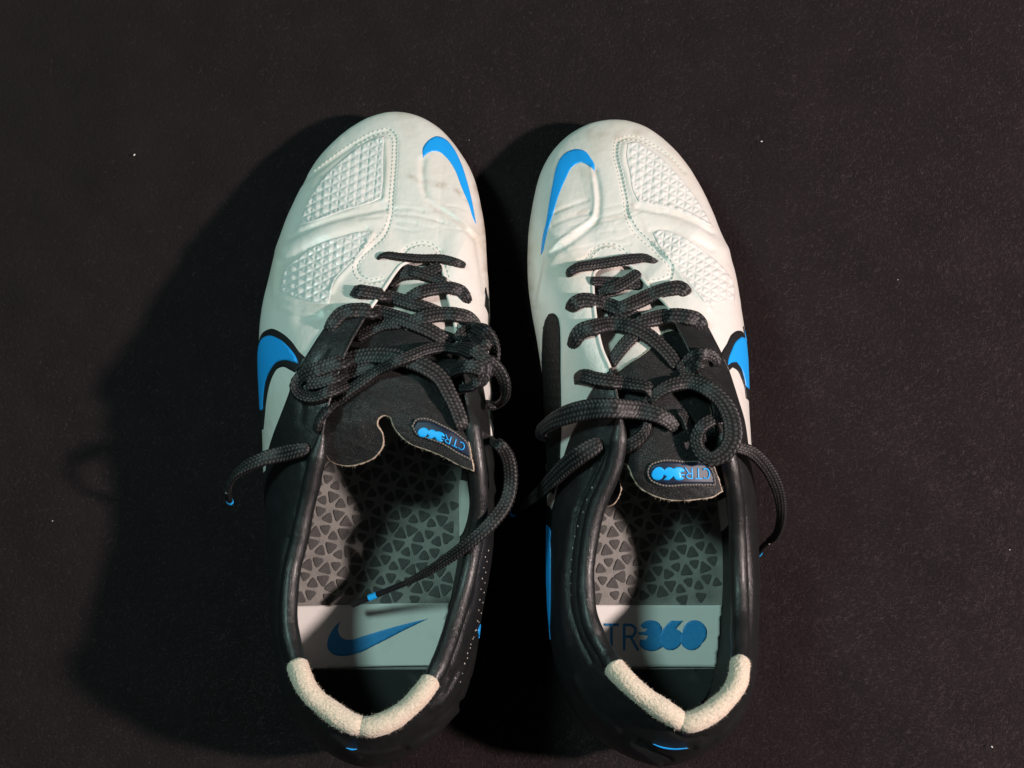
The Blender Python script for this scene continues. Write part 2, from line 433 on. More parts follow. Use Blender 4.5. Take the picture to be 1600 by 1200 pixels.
# ------------------------------------------------------------------ the boots' outlines, traced stations: (silhouette px, its height mm, opening px, its height mm)
LEFT = dict(name='left', st=[
 (616,173,22,655,408,56),(656,181,22,668,407,56),(690,202,23,680,408,56),(716,234,24,687,411,56),(740,273,25,691,420,57),(750,313,26,694,430,58),
 (758,360,26,697,445,59),(761,412,27,700,462,60),(765,465,28,706,485,62),(766,510,29,711,507,64),(767,550,30,716,540,67),(768,595,30,721,580,70),
 (769,640,30,728,620,72),(770,686,30,736,660,73),(771,740,31,744,710,72),(772,795,32,748,760,69),(771,845,32,748,800,64),(767,884,33,740,850,61),
 (758,929,34,731,900,61),(750,971,35,714,960,65),(744,1020,36,697,1012,71),(736,1058,36,684,1045,75),(717,1105,36,662,1080,78),(680,1150,35,632,1111,79),
 (629,1182,34,602,1129,80),(583,1197,34,574,1136,80),(540,1187,34,545,1129,80),(500,1160,35,512,1107,79),(465,1120,36,485,1083,78),(444,1075,36,470,1055,76),
 (434,1020,36,459,1018,71),(428,970,35,450,970,67),(424,915,35,454,900,64),(420,850,34,467,845,64),(417,790,33,477,792,66),(414,740,32,489,740,70),
 (413,697,31,500,695,73),(411,650,31,508,650,75),(408,600,30,522,600,75),(406,560,30,538,552,74),(406,525,30,556,518,71),(411,476,29,575,487,68),
 (420,440,28,590,466,66),(431,394,27,603,447,63),(446,347,26,612,433,61),(467,302,25,620,422,59),(495,250,24,628,414,58),(527,216,23,634,411,57),
 (558,192,22,640,409,56),(590,178,22,647,408,56)],
 heel=(21.35, 29.6), collar=(12.3, 36.4))
RIGHT = dict(name='right', st=[
 (957,186,22,955,414,56),(1005,195,22,968,413,56),(1036,216,23,978,413,56),(1062,242,24,985,415,56),(1086,276,24,992,422,57),(1102,307,25,1000,431,58),
 (1118,344,26,1009,442,60),(1131,381,26,1020,454,61),(1144,412,27,1032,466,63),(1152,447,28,1044,479,65),(1157,485,29,1053,497,67),(1163,529,30,1064,520,69),
 (1165,570,30,1077,547,71),(1166,610,30,1093,583,73),(1167,650,31,1110,620,75),(1169,690,31,1124,665,75),(1171,730,32,1138,712,73),(1174,765,32,1146,752,70),
 (1179,810,33,1151,800,62),(1183,865,34,1154,860,57),(1184,924,35,1156,924,57),(1181,985,36,1157,985,64),(1177,1030,36,1156,1040,75),(1170,1080,36,1149,1073,78),
 (1155,1120,36,1127,1100,79),(1120,1158,35,1099,1120,80),(1078,1183,34,1070,1129,80),(1035,1196,34,1044,1114,80),(985,1182,34,1015,1095,79),(940,1158,35,987,1072,78),
 (902,1120,36,962,1046,75),(875,1065,36,945,1020,71),(862,1005,36,928,988,68),(857,950,35,917,945,65),(855,900,34,915,898,64),(855,845,33,921,845,64),
 (855,795,32,932,792,66),(854,745,32,956,740,70),(852,700,31,966,698,73),(851,650,31,968,657,75),(849,600,30,962,610,75),(843,555,30,953,575,73),
 (836,515,29,941,548,71),(829,476,28,934,520,69),(825,440,27,930,494,67),(824,400,26,927,465,64),(826,360,25,926,445,61),(833,315,24,927,432,59),
 (847,263,23,930,424,57),(870,227,22,936,419,56),(910,197,22,945,415,56)],
 heel=(21.75, 30.3), collar=(14.8, 39.2))

# the toe box is low: the height eases down from the lacing to the toe
def drop(y): return 5.5 * min(1.0, max(0.0, (570 - y) / 165))
for SS in (LEFT, RIGHT):
    SS['st'] = [(a, b, c - 5.0 * min(1, max(0, (470 - b) / 170)), d, e, f - drop(e)) for a, b, c, d, e, f in SS['st']]

# relief of the leather: (photo line, width px, height mm)   negative = groove
LEFT['relief'] = [
 ([(467,290),(503,262),(527,244),(560,222),(592,207),(608,203),(617,212),(619,235),(617,268),(614,307),(611,339),(600,368),(582,386),(564,402),(558,415),(564,431),(579,439),(598,436)], 3.0, -0.45),
 ([(590,217),(603,220),(605,255),(603,290),(601,310)], 4.5, 0.55),
 ([(468,358),(520,338),(560,326),(601,313)], 4.5, 0.55),
 ([(446,392),(480,374),(520,357),(560,346),(598,340)], 13, 1.15),
 ([(441,412),(470,394),(520,372),(572,358)], 4, -0.5), ([(455,372),(500,352),(560,336),(603,327)], 4, -0.6),
 ([(582,366),(566,396),(546,418),(526,440),(518,455)], 4, 0.8),
 ([(432,412),(429,440),(430,462),(470,478),(515,480)], 5, 0.4),
 ([(661,249),(660,275),(664,300),(672,314),(690,327),(712,342),(746,374)], 5, -0.7),
 ([(668,309),(690,322),(716,340),(747,370)], 3.5, 0.5),
 ([(618,326),(640,325),(660,330)], 3, -0.35), ([(616,334),(640,336),(666,340),(690,346)], 3, -0.35), ([(560,344),(590,341),(616,343)], 2.6, -0.3), ([(620,346),(650,349)], 2.5, -0.25),
 ([(628,398),(636,388),(650,381),(664,380),(678,384),(688,393)], 3, -0.5),
 ([(745,380),(752,420),(757,455)], 4, -0.5), ([(690,470),(700,500),(712,540)], 4, 0.3),
 ([(470,500),(500,498),(520,480)], 7, -0.6), ([(440,480),(470,490),(505,486)], 6, 0.5),
 ([(764,640),(757,700),(763,750),(754,850),(746,884),(741,934),(727,966),(712,1010),(702,1037)], 3, -0.9),
 ([(757,700),(765,722),(761,745),(769,766)], 6, 0.9),
 ([(452,840),(440,897),(434,976),(440,1020),(450,1050)], 3, -0.6),
 ([(725,1040),(700,1080),(672,1112)], 3, 0.5), ([(732,1060),(712,1098),(680,1128)], 3, -0.6), ([(712,1108),(676,1142),(640,1164)], 4, 1.4), ([(722,1095),(690,1128),(660,1150)], 3, -0.9), ([(716,1050),(700,1078),(684,1100)], 2.5, 0.7), ([(500,1128),(530,1156),(560,1180)], 5, 0.9), ([(700,1060),(690,1085),(672,1106)], 3, 0.5), ([(548,1168),(580,1176),(620,1168)], 3, 0.6),
 ([(470,660),(480,600),(510,545)], 6, -0.5), ([(478,720),(482,760),(468,800)], 5, -0.6)]
RIGHT['relief'] = [
 ([(1070,268),(1052,248),(1023,229),(1000,217),(979,215),(964,221),(961,237),(968,271),(976,307),(981,339),(994,363),(1018,384),(1036,402),(1049,420),(1047,433),(1031,439),(1015,441)], 3.0, -0.45),
 ([(976,228),(973,245),(980,275),(987,300),(995,315)], 4.5, 0.55),
 ([(1000,317),(1025,321),(1052,328),(1080,338),(1108,356)], 4.5, 0.55),
 ([(992,336),(1030,342),(1065,354),(1100,372),(1128,392)], 13, 1.15),
 ([(1018,360),(1050,360),(1082,374),(1112,392)], 4, -0.5), ([(996,326),(1040,334),(1080,346),(1112,364)], 4, -0.6),
 ([(1024,382),(1044,405),(1070,440),(1090,462),(1108,482)], 4, 0.8),
 ([(929,266),(934,290),(936,318),(932,342),(915,360),(890,378),(862,396)], 5, -0.8),
 ([(925,262),(928,290),(930,318),(926,338),(905,355),(880,372),(858,392)], 3.5, 0.5),
 ([(866,332),(890,322),(918,312)], 3, -0.35), ([(862,352),(890,340),(920,332)], 3, -0.35),
 ([(920,352),(950,344),(980,338)], 2.6, -0.35), ([(925,345),(952,336),(978,330)], 2.6, -0.25),
 ([(905,408),(915,404),(925,392),(940,384),(957,382),(971,388),(980,396)], 3, -0.5),
 ([(845,400),(843,430),(836,470)], 4, -0.6), ([(870,400),(850,430),(842,470)], 8, 0.7),
 ([(1160,790),(1166,850),(1171,924),(1170,1000),(1167,1046)], 3, -0.8),
 ([(948,700),(928,745),(905,795),(896,850),(890,905),(892,950),(905,995),(925,1035)], 3, -0.9),
 ([(897,800),(885,870),(880,940),(888,1010)], 7, 0.6),
 ([(930,990),(936,1010),(950,1030)], 5, -0.8), ([(1100,620),(1125,660),(1140,700)], 3, -0.4),
 ([(1010,1120),(1040,1136),(1074,1154),(1100,1150)], 3, -0.6), ([(985,1160),(1010,1178),(1030,1190)], 4, 1.3), ([(1000,1158),(1022,1174),(1048,1186)], 3, -0.9), ([(1090,1165),(1130,1145),(1158,1112)], 4, 1.0), ([(900,1060),(925,1105),(965,1140)], 5, 0.8), ([(1018,1160),(1045,1168),(1075,1168)], 3, 0.6), ([(1120,1150),(1150,1118),(1164,1090)], 3, 0.5)]

LEFT['pads'] = [[(600,213),(583,218),(564,228),(527,257),(503,281),(485,307),(472,337),(467,352),(500,343),(537,329),(585,314),(595,309),(598,280),(598,255)],
                [(577,362),(560,363),(538,369),(498,382),(467,402),(446,420),(440,439),(437,455),(452,462),(472,468),(498,474),(514,474),(522,440),(543,415),(564,394),(579,374)]]
RIGHT['pads'] = [[(981,224),(994,222),(1015,234),(1036,250),(1052,266),(1070,287),(1089,313),(1102,334),(1113,354),(1076,337),(1049,327),(1023,321),(1000,316),(990,300),(984,268),(979,242)],
                 [(1021,366),(1028,360),(1049,363),(1076,376),(1102,394),(1123,412),(1141,434),(1148,455),(1147,470),(1128,474),(1107,476),(1089,458),(1068,432),(1049,407),(1030,385)]]
LEFT['toeswoosh'] = [(661,247),(661,231),(669,220),(682,213),(695,217),(708,231),(719,252),(729,281),(737,313),(744,351),(740,343),(732,318),(721,292),(711,266),(698,247),(685,237),(671,238),(664,243)]
RIGHT['toeswoosh'] = [(929,268),(929,258),(923,247),(915,237),(902,233),(887,237),(876,247),(869,263),(864,286),(858,318),(854,344),(848,371),(845,399),(848,394),(851,381),(856,360),(864,334),(873,305),(884,279),(895,260),(908,254),(918,258),(925,263)]
LEFT['stitch'] = [[(492,267),(503,258),(527,240),(560,218),(590,204),(608,201),(619,210),(621,235),(619.5,268),(616.5,307),(613.5,340),(603,370),(585,388),(567,404),(560.5,415),(566,429),(580,437),(598,433.5)],
                  [(560,226),(592,210),(606,207),(613,216),(614,240),(612.5,268),(609.5,307),(606,338),(597,363),(578,381),(560,397),(552,414),(558,434),(576,444),(596,441)],
                  [(628,397),(635,387),(649,380),(664,377.5),(679,383),(689,394)], [(633,401),(640,391),(651,385.5),(664,383.5),(676,388),(683,396)], [(696,410),(700,425),(704,440)]]
RIGHT['stitch'] = [[(1066,266),(1052,249),(1023,227),(1000,214.5),(979,212.5),(961.5,219),(958.5,237),(965.5,271),(973.5,308),(978.5,341),(992,366),(1016,387),(1034,405),(1046,420),(1044,430),(1030,436),(1015,438)],
                   [(1023,233),(999,220.5),(980,218.5),(968,224),(966.5,237),(973,271),(980.5,307),(986,337),(998,359),(1021,380),(1040,398),(1054,418),(1051,437),(1033,444),(1016,447)],
                   [(917,404),(925,392),(939,383),(957,381),(972,387),(981,396)], [(922,408),(930,397),(941,389),(957,387),(970,392)]]
# the black rear quarter: front boundary on each side, from the lace edge down to the silhouette
LEFT['qR'] = [(716,538),(735,556),(746,576),(753,600),(760,640),(768,688)]
LEFT['qL'] = [(572,483),(545,480),(526,486),(514,503),(495,531),(478,558),(461,588),(451,618),(438,652),(427,681),(420,705),(416,735)]
RIGHT['qR'] = [(1052,498),(1075,496),(1099,498),(1115,529),(1128,555),(1138,578),(1145,599),(1154,628),(1162,655),(1169,700)]
RIGHT['qL'] = [(955,576),(940,592),(923,613),(912,636),(905,655),(894,678),(884,706),(876,740),(869,775),(863,797),(857,790)]
LEFT['swoosh_black'] = [(404,560),(405,538),(412,520),(425,514),(440,520),(456,534),(468,550),(479,560),(470,574),(461,582),(452,577),(443,573),(434,576),(427,586),(422,599),(417,622),(414,650),(412,670),('d',0,-9),('d',14,-4),('d',14,2)]
LEFT['swoosh_blue'] = [(405,556),(406,541),(411,530),(422,525),(435,529),(451,542),(462,556),(468,569),(459,566),(446,563),(433,567),(424,578),(417,594),(413,618),(412,640),('d',0,-8),('d',12,-4),('d',10,2)]
RIGHT['swoosh_black'] = [(1164,528),(1158,518),(1153,517),(1144,522),(1136,537),(1127,556),(1132,568),(1138,580),(1144,574),(1151,578),(1158,591),(1163,606),(1165,622),('d',0,-9),('d',-14,-4),('d',-14,2)]
RIGHT['swoosh_blue'] = [(1165,534),(1161,528),(1157,527),(1149,534),(1142,548),(1137,562),(1136,571),(1142,567),(1150,566),(1157,576),(1161,589),(1164,604),('d',0,-8),('d',-12,-4),('d',-10,2)]
LEFT['oval'] = [(757,478),(761,486),(763,510),(765,540),(766,580),(766,640),(766,690),('d',0,-10),('d',-30,0),('d',-28,4)]
RIGHT['oval'] = [(848.5,540),(849.5,520),(851.5,507),(855,497),(859,491.5),(864,489.5),(868,491.5),(872,497),(874.5,508),(875.5,525),(876,580),(877,640),(876,700),(872,752),(865,772),('d',3,-10),('d',46,-3)]
LEFT['trims'] = [('sole_trim','white',[(765,655),(768,665),(769,690),(766,690)]),('rear_logo_tail','blue',[(746,985),(749,975),(750,990),(748,998)]),('heel_logo_tip','blue',[(541,1167),(550,1169),(558,1169),(549,1171)])]
RIGHT['trims'] = [('side_logo_tail','blue',[(855.5,820),(858,822),(861,850),(861.5,900),(861,960),(859.5,1000),(857.5,1000),(856,940),(855,880)]),('heel_logo_tip','blue',[(1020,1161),(1034,1165.5),(1052,1168.2),(1074,1167.5),(1056,1170),(1034,1167.5)])]
LEFT['dots'] = [[(762,860),(758,890),(755,925),(750,960),(741,990),(731,1015),(724,1040),(718,1065)],[(757,870),(752,905),(748,940),(744,975),(737,1000),(729,1028)]]
RIGHT['dots'] = [[(904,822),(897,845),(894,870),(893,900),(894,930)],[(926,762),(918,780),(912,800)]]
LEFT['lining_patch'] = [(709,748),(732,752),(735,790),(730,818),(722,836),(715,842),(711,820),(708,785)]
RIGHT['lining_patch'] = [(1116,788),(1138,775),(1139,820),(1134,826),(1120,835)]
LEFT['insole_label'] = [(440,947.5),(705,942),(725,942),(714,1040),(674,1040),(440,1046)]
RIGHT['insole_label'] = [(880,945),(1131,946),(1150,946),(1150,1042.5),(1100,1042),(880,1043)]
LEFT['tri_box'] = (690, 942, 2000, 2001); RIGHT['tri_box'] = (740, 942, 2000, 2001)
LEFT['tongue_z'] = [(630,415,54),(690,415,54),(660,415,56),(600,460,56),(650,450,60),(700,460,57),(570,510,59),(640,500,65),(712,510,61),(540,560,64),(630,560,70),(720,560,66),(515,620,67),(610,620,73),(720,620,70),
                    (500,680,69),(540,725,64),(590,700,70),(560,670,73),(640,680,75),(700,680,77),(738,735,77),(690,705,76),(729,670,73)]
RIGHT['tongue_z'] = [(935,425,54),(980,418,54),(955,418,56),(930,470,57),(985,470,62),(1040,470,58),(940,520,61),(990,520,67),(1060,530,62),(955,570,66),(1010,570,71),(1085,570,67),(965,620,69),(1030,620,74),(1110,640,70),
                     (975,680,70),(1040,680,75),(1120,690,70),(985,740,71),(1060,745,75),(1118,745,71),(1060,780,72),(1000,765,70),(950,775,61),(962,730,64)]
LEFT['tongue'] = [(552,520),(600,512),(650,510),(690,515),(716,527),(722,560),(726,600),(728,640),(732,690),(740,735),(721,728),(695,714),(669,703),(642,693),(624,678),(614,663),(611,652),(600,648.5),(591,654),(589,664),(597,677),(597,697),(587,712),(564,723.5),(537,727),(517,720),(505,699),(496,678),(500,640),(515,600),(533,560)]
RIGHT['tongue'] = [(955,592),(974,575),(1014,547),(1035,522),(1058,515),(1080,560),(1098,600),(1110,640),(1118,690),(1115,725),(1123,750),(1128,767),(1115,775),(1089,779.5),(1062,781.5),(1036,778.5),(1018,772),(1000,761),(989,745),(984,732),(978,724),(972,724),(968,732),(967,748),(970,764),(965,779),(957,788),(944,790),(934,780),(940,745),(955,700),(958,650),(956,610)]
LEFT['tongue_front'] = [(600,430),(625,405),(690,402),(702,440),(712,480),(722,540),(690,528),(650,524),(600,526),(548,534),(572,480)]
RIGHT['tongue_front'] = [(922,430),(940,404),(985,404),(1015,440),(1045,475),(1064,522),(1040,535),(1018,560),(975,590),(955,606),(945,570),(930,510)]
LEFT['badge'] = [(646,668),(651,660),(662,658),(690,667),(715,680),(729,692),(734,713),(716,705),(690,691),(668,684),(652,678)]
RIGHT['badge'] = [(1014,738),(1018,729),(1030,724),(1070,724),(1104,728),(1113,740),(1116,755),(1075,755),(1030,754),(1018,748)]
def left_mark(X, Y): t = X / 4.07; x = 728 - 74*t; y = 694 - 28*t - 4*math.sin(math.pi*t); return (x - 4*Y*(1 - .4*t), y + Y*(12.5 + 3*t))
def right_mark(X, Y): t = X / 4.07; return (1109.5 - 91.5*t + Y*1.0*(1-t), 731.5 - 2.5*t + Y*(19 + 2*t))
LEFT['mark'] = left_mark; RIGHT['mark'] = right_mark

# grime: (photo line, width px, strength)
LEFT['wear'] = [([(640,276),(655,281),(676,285),(700,292),(716,300),(735,318)], 4, .55), ([(676,286),(686,290),(692,292)], 4, .5), ([(745,290),(756,340),(761,400),(764,460)], 5, .55), ([(628,178),(648,186),(640,205)], 9, .22),
  ([(680,330),(715,345),(742,372)], 4, .25), ([(618,338),(650,338),(690,347)], 2, .30), ([(660,260),(665,300),(672,320)], 2.5, .25), ([(622,410),(606,440)], 3, .3), ([(560,228),(592,212),(608,206)], 2, .25), ([(758,420),(764,500)], 4, .4)]
RIGHT['wear'] = [([(915,205),(945,215),(975,213),(1000,208)], 11, .28), ([(930,262),(936,300),(934,332),(915,360)], 3, .35), ([(862,350),(895,336),(922,328)], 3, .35), ([(870,330),(905,318)], 3, .25), ([(925,350),(955,340),(982,338)], 2.5, .4),
  ([(900,412),(915,398),(935,386),(960,382)], 3, .4), ([(828,330),(826,400),(832,480)], 5, .3), ([(985,316),(1000,340),(1010,365)], 3, .25), ([(893,250),(912,262),(925,290),(905,310)], 16, .18), ([(1000,420),(1040,478)], 3, .3)]
# fine flex creases across the vamp
cr = np.random.default_rng(12)
for SS, (xa, xb, ya, yb, sl), cnt in ((LEFT, (618, 720, 318, 362, .18), 22), (RIGHT, (868, 985, 318, 392, -.2), 26), (LEFT, (470, 560, 478, 500, .1), 6), (LEFT, (560, 612, 322, 350, -.15), 8), (RIGHT, (985, 1040, 318, 345, .12), 8)):
    for _ in range(cnt):
        x0_, y0_, L_ = cr.uniform(xa, xb), cr.uniform(ya, yb), cr.uniform(12, 42); m_ = sl + cr.normal(0, .12)
        SS['relief'].append(([(x0_ - L_/2, y0_ - m_*L_/2), (x0_, y0_ + cr.normal(0, 1.5)), (x0_ + L_/2, y0_ + m_*L_/2)], cr.uniform(1.3, 2.6), -cr.uniform(.06, .2)))

# laces: strands of (px, py, height mm above what lies below — or absolute when over 20, width px, roll deg)
LEFT['laces'] = [
 [(604,446,0.6,19,0),(625,431,1.0,19,0),(660,427,1.2,19,0),(690,416,0.6,18,0)],
 [(628,420,1.0,18,0),(650,425,2.5,19,0),(675,433,2.2,19,0),(697,443,0.6,18,0)],
 [(587,407,-2.0,7,35),(594,401,0.8,9,30),(603,398.5,1.4,11,20),(624,401,1.6,13,12),(660,404,1.6,14,8),(691,404.5,1.5,14,5),(710,409,1.2,13,-10),(721,413,0.6,12,-20),(727,416,-2.0,10,-20)],
 [(551,456,-2.0,21,0),(557,455,1.2,22,0),(577,457,1.6,22,0),(609,464,1.8,22,0),(642,474,1.6,22,0),(668,482,0.8,22,0),(690,490,-0.8,20,0)],
 [(625,478,-0.2,18,0),(640,466,2.0,20,0),(658,456,4.2,21,0),(682,451,3.6,21,0),(707,450,2.0,20,0),(722,456,1.4,19,-12),(729,467,0.8,17,-20),(732,474,-2.0,15,-20)],
 [(556,530,0.5,17,10),(575,519,0.8,18,0),(600,509,0.8,18,0),(630,506,0.4,18,0)],
 [(512,520,-1.0,18,0),(520,505,1.2,22,0),(534,490,1.6,24,0),(556,485,1.8,25,0),(585,488,2.0,25,0),(618,496,2.2,25,0),(650,507,2.0,25,0),(674,518,1.4,24,0),(694,531,0.6,22,0),(706,540,-1,20,0)],
 [(628,512,-0.2,20,0),(645,503,2.0,22,0),(666,495,4.6,24,0),(691,491,4.0,24,0),(715,492,2.5,24,0),(734,498,1.6,22,-10),(744,509,1.0,18,-25),(749,519,0.2,14,-30)],
 # lateral loop to the right of the knot
 [(712,533,1.0,16,0),(722,522,2.5,18,0),(737,513,4.0,20,-10),(755,517,70,22,-20),(767,532,69,23,-30),(773,552,68,20,-40),(768,575,68,18,-30),(755,590,71,18,0)],
 [(748,560,80,20,0),(764,566,80,21,-10),(780,581,77,20,-20),(789,602,73,18,-35),(788,622,66,16,-50),(776,633,60,18,-60),(758,632,64,18,-30)],
 # the knot
 [(700,548,3.0,16,0),(717,543,4.0,18,0),(737,546,79,20,0),(752,556,80,22,0),(758,572,80,22,10),(754,592,79,20,20),(744,603,78,18,30)],
 [(690,590,2.0,16,20),(706,582,3.0,18,20),(722,574,80,20,10),(740,573,82,22,0),(756,580,82,20,0)],
 [(708,612,1.5,15,40),(722,608,2.5,16,40),(738,603,79,17,30),(750,592,80,18,20)],
 [(722,540,2.5,18,0),(735,530,3.5,20,0),(752,534,76,20,0),(764,548,76,20,0)],
 # wide band running from the left loop over the tongue down to the right
 [(462,604,0.5,18,0),(470,590,1.6,22,0),(498,577,2.4,25,0),(538,564,3.0,27,0),(577,556,3.4,28,0),(617,558,4.2,28,0),(655,569,5.6,27,0),(687,590,5.6,26,0),(703,618,5.0,24,0),(715,644,3.6,23,0),(721,662,2.6,22,0),(724,672,0.5,18,0)],
 [(740,556,79,16,-20),(718,548,4.0,17,-15),(695,543,4.6,18,-10),(668,546,5.4,18,0),(645,555,6.8,18,0),(620,565,7.4,17,0),(590,580,2.6,18,-15),(564,598,2.0,19,-22),(537,618,1.8,20,-28),(511,640,1.6,19,-30),(498,658,1.4,16,-30),(493,676,0.4,12,-20)],
 [(476,584,1.0,16,0),(464,596,2.0,18,20),(463,608,1.8,19,30),(470,618,1.4,18,30),(486,622,1.2,17,20),(515,612,1.6,18,0),(545,600,1.2,18,0)],
 [(478,600,1.2,20,0),(500,598,1.0,20,0),(530,588,1.6,20,0),(560,580,1.2,20,0),(590,572,1.6,18,0)],
 # left tail with its end hanging beside the boot
 [(484,700,1.0,16,0),(468,703,3.0,22,0),(437,710,68,24,0),(408,718,67,22,-10),(382,731,64,18,-25),(366,744,61,13,-40),(358,760,57,10,-40),(356,772,54,8,0)],
 # right tail curving back into the boot
 [(748,676,2.0,12,0),(762,687,4.0,15,0),(779,694,74,18,0),(792,712,70,20,-10),(798,745,66,21,-15),(790,786,66,21,-10),(769,815,68,21,-10),(734,847,66,19,-5),(695,876,58,16,0),(656,900,50,12,0),(632,912,46,9,0)]]
LEFT['aglets'] = [[(634,911,46.5),(600,925,42),(551,945,36)], [(356,768,55),(357,777,51),(361,787,45)]]
LEFT['bands'] = [((589,929.5,40.6),(577,934,39.2)), ((358.9,782.5,47.8),(359.8,784.7,46.4))]
RIGHT['laces'] = [
 [(990,398,-0.5,0,0),(991,398,-0.6,0,0)],
 [(922,440,0.4,17,0),(945,441,1.0,19,0),(975,443,1.0,20,0),(1002,446,0.4,18,0)],
 [(928,470,0.2,18,0),(940,455,1.8,19,0),(960,450,2.8,20,0),(985,436,2.2,20,0),(1000,425,0.4,18,0)],
 [(886,433,-2.0,11,20),(890,426,0.8,14,15),(900,419,1.4,16,8),(925,414,1.6,17,0),(957,409,1.6,17,0),(990,404,1.6,16,-5),(1008,403,1.3,13,-15),(1020,407,0.9,9,-30),(1031,412,-2.0,5,-35)],
 [(890,488,-2.0,18,0),(894,478,1.0,22,0),(906,470,1.5,24,0),(930,471,1.8,24,0),(957,479,2.0,24,0),(980,489,1.2,22,0),(1000,499,-1,20,0)],
 [(950,492,-0.2,20,0),(970,482,2.8,22,0),(998,470,3.6,24,0),(1022,459,2.0,24,0),(1047,451,1.6,24,0),(1062,450,1.4,24,-8),(1071,456,0.8,22,-15),(1074,462,-2.0,20,-15)],
 [(893,545,-2.0,18,0),(897,533,0.8,22,0),(906,519,1.6,25,0),(928,511,2.0,26,0),(957,506,2.4,26,0),(987,511,2.8,26,0),(1011,523,2.6,25,0),(1032,541,2.2,24,0),(1050,561,1.6,22,0),(1058,575,0.5,18,0)],
 [(985,512,0.2,20,0),(1003,503,3.4,22,0),(1022,498,4.2,25,0),(1047,494,2.4,26,0),(1071,495,2.0,26,0),(1089,500,1.4,24,-10),(1097,509,0.9,20,-20),(1100,517,-2.0,16,-20)],
 [(952,572,0.2,16,0),(962,556,0.8,19,0),(976,538,1.0,20,0),(990,524,1.2,20,0),(1008,508,0.4,20,0)],
 [(899,594,-2.0,18,10),(907,588,1.2,21,15),(931,592,1.8,23,18),(962,597,2.6,23,20),(990,600,3.6,23,20),(1012,606,4.0,20,25),(1022,622,2.6,16,30)],
 [(1058,580,1.0,16,0),(1068,572,2.2,18,0),(1080,560,3.6,20,-10),(1095,554,5.0,20,-20),(1110,555,5.4,19,-25),(1119,563,4.4,16,-20),(1118,573,2.6,12,0)],
 [(1070,592,1.5,18,10),(1080,578,2.8,18,10),(1094,570,3.5,14,0),(1106,566,3.0,10,0)],
 # the spiral of the bow
 [(1014,630,2.5,14,10),(1024,617,4.0,17,10),(1042,605,5.5,20,5),(1075,598,6.5,22,0),(1108,609,82,24,-5),(1131,630,83,26,-10),(1144,660,83,28,-10),(1144,688,83,28,-5),(1131,708,82,25,0),(1110,717,81,22,10),(1094,706,80,20,20),(1088,686,80,19,25),(1096,667,81,19,20),(1113,656,80,18,10),(1126,650,77,14,0)],
 [(1148,660,78,20,0),(1140,640,79,22,0),(1124,618,79,22,0),(1104,602,79,20,0),(1080,592,3,18,0),(1060,590,2.2,16,0)],
 [(1060,640,2.2,16,20),(1070,655,3.0,16,30),(1076,672,3.4,16,30),(1085,690,2.6,18,30)],
 # wide band to the left
 [(1056,672,1.0,18,0),(1047,660,2.4,22,0),(1031,650,3.6,25,0),(997,641,4.6,28,0),(958,638,6.5,30,0),(918,640,76,31,0),(880,650,69,29,-10),(858,661,62,25,-30),(846,674,55,22,-45),(848,688,50,22,-50)],
 [(1012,655,1.5,12,0),(1010,668,1.6,15,20),(1000,683,1.2,18,20),(982,696,1.0,19,0),(966,706,-1,18,0)],
 # lower left tail
 [(940,690,0.6,20,0),(928,697,3.0,26,0),(907,710,70,28,0),(885,727,64,27,-10),(862,750,56,24,-20),(838,775,44,20,-30),(815,792,32,14,-30)],
 # right tail
 [(1138,694,79,16,0),(1152,699,77,17,0),(1173,706,73,19,0),(1194,725,66,19,-10),(1211,753,58,19,-15),(1220,785,48,17,-25),(1220,815,37,15,-35),(1211,838,26,13,-30),(1200,847,19.5,11,0)]]
RIGHT['laces'] = RIGHT['laces'][1:]
RIGHT['aglets'] = [[(1201,846,19.5),(1194,852,15),(1183,868,8)], [(818,790,33),(808,797,26),(796,806,18)]]
RIGHT['bands'] = [((1187,862.5,9.8),(1184.5,866,8.6)), ((803,801,22.5),(800.5,803,21))]

